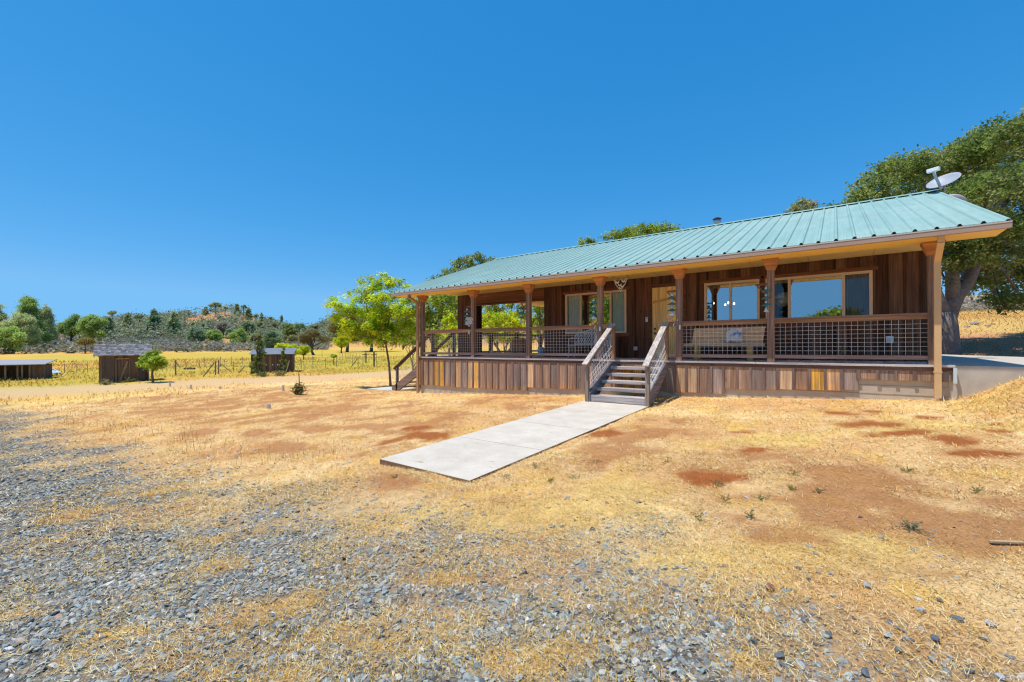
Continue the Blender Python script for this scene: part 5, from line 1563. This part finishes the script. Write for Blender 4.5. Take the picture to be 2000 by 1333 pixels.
fence('wire_fence', 'wire fence with double gate posts and slanting braces before the coop', [(343, 704, 735), (421, 706, 733), (427, 703, 731), (456, 708, 727), (490, 708, 729)], wires=(.3, .6, .92), braces=[(418.5, 709, 397, 736, 'c'), (431, 711, 453, 728, 'c'), (478, 716, 466, 729, 'c')])
fence('wire_fence', 'wire fence of thin stakes running right from the coop', [(588, 701, 722), (594, 714, 723), (611, 696, 721), (636, 699, 720), (657.5, 697, 717), (688, 694, 716), (699.5, 696, 717), (709, 696, 713), (735, 690, 716)], braces=[(698, 701, 685, 719, 'c')])
fence('wire_fence', 'row of many thin stakes far back behind the braced post', [(664, 688, 698), (669, 690, 698.5), (675, 689, 699), (680, 690, 699), (684, 690, 700), (690, 691, 700), (696, 690, 701), (703, 691, 702), (712, 690, 701)], wires=(.5, .9))
fence('fence_post', 'single thick wooden post standing alone in the dry field', [(629, 680, 700)])
# -- T-shaped clothes line posts
for (px, pt_, pb, lab, a0, a1) in ((714.7, 689, 710, 'shorter left clothesline post with a long crossbar', -7, 9), (730.5, 688, 717, 'taller right clothesline post with a short crossbar', -5, 5)):
    g, d = gp(px, pb); h = (pb - pt_) * d / F; t = thing('clothesline_post', lab, 'post', tuple(g))
    b = MB(); b.box(-.06, .06, -.06, .06, -.1, h, (0.18, 0.12, 0.09)); b.build('pole', W_Z, t)
    q0 = RT0 * (a0 * d / F); q1 = RT0 * (a1 * d / F)
    b = MB(); b.bar((q0[0], q0[1], h * .80), (q1[0], q1[1], h * .86), .08, .09, (0.17, 0.11, 0.08)); b.build('crossbar', W_X, t)
g, d = gp(704, 686.5); b = MB(); w = 14 * d / F; b.box(-w, w, -1.0, 1.0, -.2, .12, (0.66, 0.68, 0.70)); o = b.build('concrete_slab', M_CONC); o.location = g; o.rotation_euler = (0, 0, YAW); tag(o, 'pale slab lying on the dry grass under the distant oaks', 'slab')
g, d = gp(370, 722); b = MB(); b.tube([(-.5, 0, .08), (.1, .02, .10), (.5, 0, .07)], [.09, .11, .08], 8, (0.10, 0.085, 0.075)); o = b.build('log', M_BARK); o.location = g; o.rotation_euler = (0, 0, YAW); tag(o, 'dark log lying in the pasture by the wire fence', 'log')
# -- pipe stubs in the yard
for (px, pt_, pb, lab) in ((332, 747, 755, 'pale pipe stub in the yard nearest the young pine'), (373, 752, 761, 'pale pipe stub in the yard, second from the young pine'), (429, 755.5, 760, 'shortest pale pipe stub in the yard'), (553, 753, 763.5, 'pale pipe stub left of the staked shrub'), (524, 790, 798.5, 'wide pale pipe stub on the red dirt, nearest the viewer')):
    g, d = gp(px, pb); h = (pb - pt_) * d / F; b = MB(); r = .055 if px != 524 else .075
    b.lathe(0, 0, [(r, -.05), (r, h), (r * .8, h), (r * .8, h - .04)], 12, (0.62, 0.56, 0.50)); o = b.build('pipe_stub', M_COL, smooth=False); o.location = g; tag(o, lab, 'pipe')

# ================================================================== THINGS ON THE PORCH
TEAL = (0.03, 0.28, 0.27)
def on_parent(o, par):
    return o
def feeder(px, py, x, label, topz, kind):
    t = thing('wind_chime', label, 'wind chime', (x, YP - .03, topz), 0, None)
    b = MB(); b.tube([(0, 0, .0), (0, 0, -.62)], .006, 6, (0.5, 0.5, 0.5)); b.build('cord', M_STEEL, t)
    col = TEAL if kind != 'b' else (0.05, 0.24, 0.33)
    for j in range(3):
        z = -.13 - .155 * j
        b = MB(); b.lathe(0, 0, [(.012, z + .05), (.03, z + .03), (.10, z), (.115, z - .018), (.10, z - .014), (.02, z + .012)], 18, col); b.build('dish', M_COL, t, smooth=True)
        b = MB(); b.lathe(0, 0, [(.012, z + .10), (.034, z + .085), (.040, z + .045), (.03, z + .04)], 14, (0.62, 0.72, 0.72)); b.build('insulator', M_COL, t, smooth=True)
    z = -.56
    b = MB(); b.lathe(0, 0, [(.012, z + .08), (.035, z + .05), (.045, z + .0), (.065, z - .03), (.06, z - .03)], 14, (0.70, 0.76, 0.74)); b.build('bell', M_COL, t, smooth=True)
    return t
def flowers(x, z, label):
    t = thing('flower_mobile', label, 'ornament', (x, YP - .06, z))
    b = MB(); b.tube([(.115 * math.cos(a), 0, -.02 + .115 * math.sin(a)) for a in np.linspace(.2, 2.9, 12)], .008, 5, (0.65, 0.78, 0.76)); b.build('hoop', M_COL, t)
    for (dx, dz, c, nm) in ((.06, -.02, (0.85, 0.50, 0.03), 'flower'), (-.09, -.10, (0.85, 0.52, 0.04), 'flower'), (-.01, -.05, (0.75, 0.30, 0.35), 'flower'), (.14, -.06, (0.82, 0.82, 0.80), 'bird'), (.05, -.16, (0.85, 0.83, 0.78), 'bird')):
        b = MB()
        if nm == 'flower':
            V = [(dx, -.02, dz)]
            for k in range(10):
                r = .055 if k % 2 == 0 else .03; V.append((dx + r * math.cos(k * PI / 5), -.004, dz + r * math.sin(k * PI / 5)))
            b.add(V, [(0, 1 + k, 1 + (k + 1) % 10) for k in range(10)], c)
        else:
            b.add([(dx - .04, 0, dz + .04), (dx, -.02, dz), (dx + .045, 0, dz + .05), (dx + .01, 0, dz - .015), (dx + .015, 0, dz - .07), (dx - .015, 0, dz - .06)], [(0, 1, 3), (1, 2, 3), (1, 3, 4, 5)], c)
        b.build(nm, M_COL, t)
feeder(0, 0, -9.97 - .27, 'teal insulator wind chime on the second porch post from the left', 1.33, 'a')
feeder(0, 0, -7.68 - .27, 'bluish insulator wind chime on the third porch post from the left', 1.33, 'b')
feeder(0, 0, -5.27 - .19, 'teal insulator wind chime left of the steps, over a flower mobile', 1.33, 'a')
feeder(0, 0, -3.136 - .17, 'teal insulator wind chime in front of the pine door', 1.33, 'a')
feeder(0, 0, -1.156 - .08, 'teal insulator wind chime on the post between the two right windows', 1.33, 'a')
flowers(-5.27 - .19, .70, 'hanging hoop of yellow flowers left of the steps')
flowers(-3.136 - .17, .70, 'hanging yellow, pink and white flower mobile by the pine door')
# heart-shaped lattice hanging on the second post
t = thing('heart_ornament', 'pale heart-shaped lattice ornament hanging on the second porch post', 'ornament', (-9.97 - .13, YP - .09, .86))
hp_ = [(.155 * (math.sin(a) ** 3), 0, .0115 * (13 * math.cos(a) - 5 * math.cos(2 * a) - 2 * math.cos(3 * a) - math.cos(4 * a))) for a in np.linspace(0, 2 * PI, 28)]
b = MB(); b.tube(hp_, .012, 6, (0.70, 0.66, 0.62)); b.build('rim', M_COL, t)
b = MB()
for k in range(-5, 6):
    b.bar((k * .027 - .06, 0, -.10), (k * .027 + .05, 0, .10), .008, .012, (0.62, 0.60, 0.58), up=(0, 1, 0)); b.bar((k * .022 + .05, .004, -.09), (k * .022 - .05, .004, .10), .008, .012, (0.62, 0.60, 0.58), up=(0, 1, 0))
b.build('lattice', M_COL, t)
b = MB(); b.lathe(0, 0, [(.01, -.30), (.03, -.33), (.03, -.42), (.01, -.45)], 10, (0.6, 0.6, 0.62)); b.build('bell', M_COL, t)
# pick-shaped frame with white butterflies
t = thing('butterfly_ornament', 'pointed wire ornament with white butterflies hanging under the porch ceiling', 'ornament', (-4.87, 11.75, 1.78))
out = [(.20 * math.cos(a), 0, .17 + .13 * math.sin(a)) for a in np.linspace(0, PI, 14)] + [(-.20, 0, .10), (-.13, 0, -.06), (0, 0, -.24), (.13, 0, -.06), (.20, 0, .10), (.20, 0, .17)]
b = MB(); b.tube(out, .008, 6, (0.16, 0.15, 0.13)); b.build('frame', M_COL, t)
b = MB(); b.tube([(-.20, -.004, .10), (-.13, -.004, -.06), (0, -.004, -.24), (.13, -.004, -.06), (.20, -.004, .10)], .011, 6, (0.70, 0.70, 0.66)); b.build('rim', M_COL, t)
b = MB(); b.tube([(0, 0, .30), (0, 0, .30 + CEIL - 2.08)], .004, 5, (.3, .3, .3)); b.build('hanger', M_COL, t)
for (dx, dz, s) in ((-.09, .03, 1), (.09, .05, 1), (-.02, -.06, .8), (.05, -.10, .7), (.0, -.15, .6)):
    b = MB(); b.add([(dx, 0, dz - .02 * s), (dx - .07 * s, -.01, dz + .06 * s), (dx - .05 * s, -.01, dz - .035 * s), (dx + .07 * s, -.01, dz + .06 * s), (dx + .05 * s, -.01, dz - .035 * s), (dx, 0, dz - .06 * s)], [(0, 1, 2), (0, 3, 4), (0, 2, 5), (0, 5, 4)], (0.80, 0.78, 0.70)); b.build('butterfly', M_COL, t)
for (x, z, lab) in ((-5.27 + .02, .47, 'small white tag pinned on the porch post left of the steps'), (-3.136 + .03, .45, 'small white tag pinned on the porch post by the door')):
    b = MB(); b.box(-.018, .018, -.012, 0, -.06, .06, (0.8, 0.8, 0.82)); b.box(-.01, .01, -.02, -.0125, .02, .05, (0.7, 0.7, 0.75)); o = b.build('tag', M_COL); o.location = (x, YP - .0715, z); tag(o, lab, 'tag')
# timber bench and pillow
t = thing('timber_bench', 'pale rustic timber bench under the middle window', 'bench', (-2.32, 12.6, DECK))
OAKC = (0.85, 0.62, 0.36)
b = MB(); b.box(-.98, .90, -.40, .02, .36, .42, (0.78, 0.60, 0.42)); b.build('seat', W_X, t, bevel=.01)
b = MB(); 
b.add([(-.86, .02, .42), (.84, .02, .42), (.88, .20, .86), (-.84, .20, .86), (-.86, .08, .42), (.84, .08, .42), (.88, .26, .86), (-.84, .26, .86)], [(0, 1, 2, 3), (7, 6, 5, 4), (4, 5, 1, 0), (5, 6, 2, 1), (6, 7, 3, 2), (7, 4, 0, 3)], OAKC); b.build('backrest', W_X, t)
for x in (-.66, .60):
    for y in (-.33, -.05):
        b = MB(); b.box(x - .045, x + .045, y - .045, y + .045, .001, .359, (0.85, 0.50, 0.12)); b.build('leg', W_Z, t)
def pillow(name, label, loc, rot, w, h, d, pal, mat_detail=None):
    n = 14; V = []; C = []
    for side in (1, -1):
        for i in range(n + 1):
            for j in range(n + 1):
                u = i / n * 2 - 1; v = j / n * 2 - 1
                bul = max(0, (1 - u ** 4)) ** .5 * max(0, (1 - v ** 4)) ** .5
                pin = 1 - .10 * (1 - abs(u)) * (abs(v) > .99) - .06
                V.append((u * w / 2 * (1 - .07 * (1 - v * v)), side * d / 2 * bul - 0.0005 * side, v * h / 2 * (1 - .07 * (1 - u * u)))); C.append(pal)
    Fs = []
    for s in range(2):
        o = s * (n + 1) ** 2
        for i in range(n):
            for j in range(n):
                a = o + i * (n + 1) + j; q = (a, a + 1, a + n + 2, a + n + 1); Fs.append(q if s else q[::-1])
    t = mesh_np(name, np.array(V), Fs, M_PIL, None, np.array(C), True); t.location = loc; t.rotation_euler = rot
    return tag(t, label, 'pillow')
def pillow_mat():
    m, nt, p, out = new_mat("printed_cushion")
    a = node(nt, "ShaderNodeAttribute", attribute_name="Col")
    n_ = noise(nt, 9, 3, .5, coords(nt)); n2 = noise(nt, 22, 3, .6, coords(nt))
    c = mixmul(nt, a.outputs[0], ramp(nt, n_, [(.46, (1, 1, 1)), (.54, (.62, .78, .95)), (.6, (.30, .48, .80))]))
    c = mixmul(nt, c, ramp(nt, n2, [(.36, (.86, .78, .72)), (.45, (1, 1, 1))]))
    nt.links.new(c, p.inputs['Base Color']); p.inputs['Roughness'].default_value = .9
    return m
M_PIL = pillow_mat()
pillow('pillow', 'white pillow with a blue floral print on the timber bench', (-2.13, 12.58, DECK + .64), (-.30, 0, .05), .40, .40, .13, (0.86, 0.88, 0.88))
# cast metal garden bench
t = thing('metal_bench', 'pale cast-metal garden bench with lattice back under the left window', 'bench', (-6.30, 12.75, DECK))
MC = (0.60, 0.66, 0.70)
b = MB(); top = [(x, .12, .72 + .17 * math.cos(x / .62 * PI / 2)) for x in np.linspace(-.62, .62, 17)]
b.tube(top, .020, 8, MC); b.tube([(-.62, .10, .44), (.62, .10, .44)], .018, 8, MC); b.tube([(-.62, .10, .44), (-.62, .12, .72)], .018, 8, MC); b.tube([(.62, .10, .44), (.62, .12, .72)], .018, 8, MC); b.build('back_frame', M_COL, t)
b = MB()
for i in range(-10, 11):
    for s in (1, -1):
        pts = []
        for k in range(9):
            z = .45 + k * .05; x = i * .085 + s * (k * .032)
            if abs(x) < .60 and z < .71 + .16 * math.cos(x / .62 * PI / 2): pts.append((x, .11, z))
        if len(pts) > 1: b.tube(pts, .010, 5, MC)
b.build('lattice', M_COL, t)
b = MB()
for k in range(7):
    b.box(-.62, .62, -.38 + k * .066, -.38 + k * .066 + .045, .395, .415, MC)
b.box(-.62, -.60, -.38, .08, .37, .394, MC); b.box(.60, .62, -.38, .08, .37, .394, MC); b.build('seat', M_COL, t)
for x in (-.60, .60):
    for y in (-.34, .08):
        b = MB(); b.tube([(x, y, .40), (x * 1.0, y + .01, .2), (x * 1.04, y - .01, 0.0)], .018, 6, MC); b.build('leg', M_COL, t)
    b = MB(); b.tube([(x, .10, .62), (x, -.15, .64), (x, -.34, .60), (x, -.36, .41)], .017, 6, MC); b.build('armrest', M_COL, t)
pillow('pillow', 'pale cushion propped in the right corner of the metal bench', (-5.93, 12.66, DECK + .59), (-.35, .1, .25), .36, .36, .12, (0.80, 0.82, 0.84))
# planter barrel, jug, bottle at the back of the breezeway
t = thing('barrel_planter', 'brown wooden half-barrel box at the back of the breezeway', 'planter', (-11.75, 16.5, DECK))
b = MB()
for k in range(18):
    a0, a1 = 2 * PI * k / 18 + .01, 2 * PI * (k + 1) / 18 - .01; kk = rc(.8, 1.2); c = (0.42 * kk, 0.21 * kk, 0.09 * kk)
    V = [(r * math.cos(a), r * math.sin(a), z) for (r, z) in ((.33, 0.002), (.40, .38), (.36, .74)) for a in (a0, a1)]
    b.add(V, [(0, 1, 3, 2), (2, 3, 5, 4)], c)
b.build('staves', W_Z, t)
for z, r in ((.12, .362), (.58, .384)):
    b = MB(); b.lathe(0, 0, [(r, z), (r + .006, z + .002), (r + .004, z + .05), (r - .002, z + .05)], 24, (0.12, 0.10, 0.09)); b.build('hoop', M_COL, t)
b = MB(); b.lathe(0, 0, [(.35, .70), (.02, .72)], 20, (0.12, 0.08, 0.05)); b.build('soil', M_COL, t)
t = thing('watering_can', 'light blue watering can standing beside the main wall corner', 'watering can', (-8.78, 13.75, DECK))
BL = (0.10, 0.40, 0.72)
b = MB(); b.lathe(0, 0, [(.13, .002), (.15, .03), (.15, .12), (.11, .26), (.06, .33), (.05, .36)], 18, BL); b.build('body', M_COL, t, smooth=True)
b = MB(); b.tube([(.13, 0, .10), (.20, 0, .22), (.26, 0, .34)], [.03, .022, .018], 8, BL); b.build('spout', M_COL, t, smooth=True)
b = MB(); b.tube([(-.05, 0, .34), (-.16, 0, .34), (-.20, 0, .22), (-.15, 0, .10)], .014, 6, BL); b.build('handle', M_COL, t, smooth=True)
t = thing('bottle', 'white bottle standing on the breezeway floor by the far railing', 'bottle', (-12.1, 14.9, DECK))
b = MB(); b.lathe(0, 0, [(.07, .002), (.075, .02), (.075, .16), (.03, .22), (.028, .24)], 14, (0.80, 0.82, 0.84)); b.build('body', M_COL, t, smooth=True); b = MB(); b.lathe(0, 0, [(.033, .241), (.033, .28), (.02, .285)], 12, (0.3, 0.45, 0.7)); b.build('cap', M_COL, t)
# lamp inside the big right window, chandelier behind the middle one
t = thing('round_lamp', 'round cream paper lamp inside the right window behind the porch post', 'lamp', (-1.12, 13.75, 1.22))
b = MB(); b.lathe(0, 0, [(.03, .20), (.12, .17), (.19, .08), (.205, 0), (.19, -.08), (.12, -.17), (.03, -.20)], 22, (0.85, 0.80, 0.60)); b.build('shade', M_COL, t, smooth=True); b = MB(); b.tube([(0, 0, .20), (0, 0, CEIL - 1.23)], .006, 5, (.1, .1, .1)); b.build('cord', M_COL, t)
t = thing('chandelier', 'lit chandelier with small bulbs glimpsed through the middle window', 'chandelier', (-3.0, 15.3, 1.25))
mb_, nt, p, out = new_mat("bulb"); p.inputs['Emission Color'].default_value = (1, .72, .32, 1); p.inputs['Emission Strength'].default_value = 9
b = MB(); b.tube([(0, 0, 0), (0, 0, CEIL - 1.26)], .012, 6, (.05, .04, .03)); b.build('stem', M_COL, t)
for k in range(6):
    a = k * PI / 3 + .3; q = (.42 * math.cos(a), .42 * math.sin(a))
    b = MB(); b.tube([(0, 0, .05), (q[0] * .5, q[1] * .5, -.04), (q[0], q[1], .03)], .01, 5, (.05, .04, .03)); ar = b.build('arm', M_COL, t)
    b = MB(); b.lathe(q[0], q[1], [(.012, .035), (.03, .06), (.028, .09), (.008, .11)], 10); b.build('bulb', mb_, ar, smooth=True)
# satellite dishes on the right gable
def dish(name, label, loc, aim, rx, rz, col, arm):
    t = thing(name, label, 'satellite dish', loc)
    aim = Vector(aim).normalized(); q = aim.to_track_quat('Z', 'Y').to_matrix().to_4x4()
    n, mnr = 28, 7; V = []; Fs = []; dz0 = .30
    Mx = Matrix.Translation((0, 0, dz0)) @ q
    for s in (0, .012):
        for j in range(mnr + 1):
            f = j / mnr
            for i in range(n):
                a = 2 * PI * i / n; V.append(Mx @ Vector((rx * f * math.cos(a), rz * f * math.sin(a), .10 * f * f - s)))
    for s in range(2):
        o = s * (mnr + 1) * n
        for j in range(mnr):
            for i in range(n):
                i2 = (i + 1) % n; f = (o + j * n + i, o + j * n + i2, o + (j + 1) * n + i2, o + (j + 1) * n + i); Fs.append(f if s == 0 else f[::-1])
    o = (mnr + 1) * n
    for i in range(n):
        i2 = (i + 1) % n; Fs.append((mnr * n + i, mnr * n + i2, o + mnr * n + i2, o + mnr * n + i))
    r = mesh_np('reflector', np.array([tuple(v) for v in V]), Fs, M_COL, t, np.tile(np.array(col), (len(V), 1)), True)
    b = MB(); b.tube([(2.33 - loc[0], 0, -.22), (-.0, 0, -.16), (0, 0, .16), tuple(Mx @ Vector((0, 0, -.02)))], .022, 8, (0.42, 0.43, 0.45)); b.build('mast', M_COL, t)
    if arm:
        e = Mx @ Vector((-.04, -rz * .55, .50)); a0 = Mx @ Vector((0, -rz * .75, -.02))
        b = MB(); b.bar(tuple(a0), tuple(e), .045, .05, (0.40, 0.43, 0.47)); b.build('feed_arm', M_COL, t)
        b = MB(); u = (Mx.to_3x3() @ Vector((1, 0, 0))).normalized(); b.bar(tuple(e - u * .13 + Vector((0, 0, .05))), tuple(e + u * .13 + Vector((0, 0, .05))), .10, .10, (0.80, 0.83, 0.85)); b.bar(tuple(e + Vector((0, 0, .04))), tuple(e + Vector((0, 0, .0)) + (Mx.to_3x3() @ Vector((0, 0, -.10)))), .06, .06, (0.72, 0.75, 0.78)); b.build('receiver', M_COL, t, bevel=.012)
        # pale lettering strokes on the reflector
        b = MB()
        for k in range(5):
            c0 = Mx @ Vector((-.02 + .065 * k, .06, .010 + .02)); b.bar(tuple(c0), tuple(c0 + Mx.to_3x3() @ Vector((.042, .008, .002))), .030, .004, (0.86, 0.87, 0.88), up=tuple(aim))
        b.build('lettering', M_COL, r) if False else None
    return t
dish('satellite_dish', 'upper grey satellite dish with white receiver arm above the roof ridge', (2.40, 16.6, 4.08), (-.36, -.62, .80), .36, .32, (0.34, 0.36, 0.40), True)
dish('satellite_dish', 'lower satellite dish seen from behind, half hidden by the roof edge', (2.60, 17.2, 3.60), (.35, .8, .45), .32, .28, (0.33, 0.33, 0.35), False)
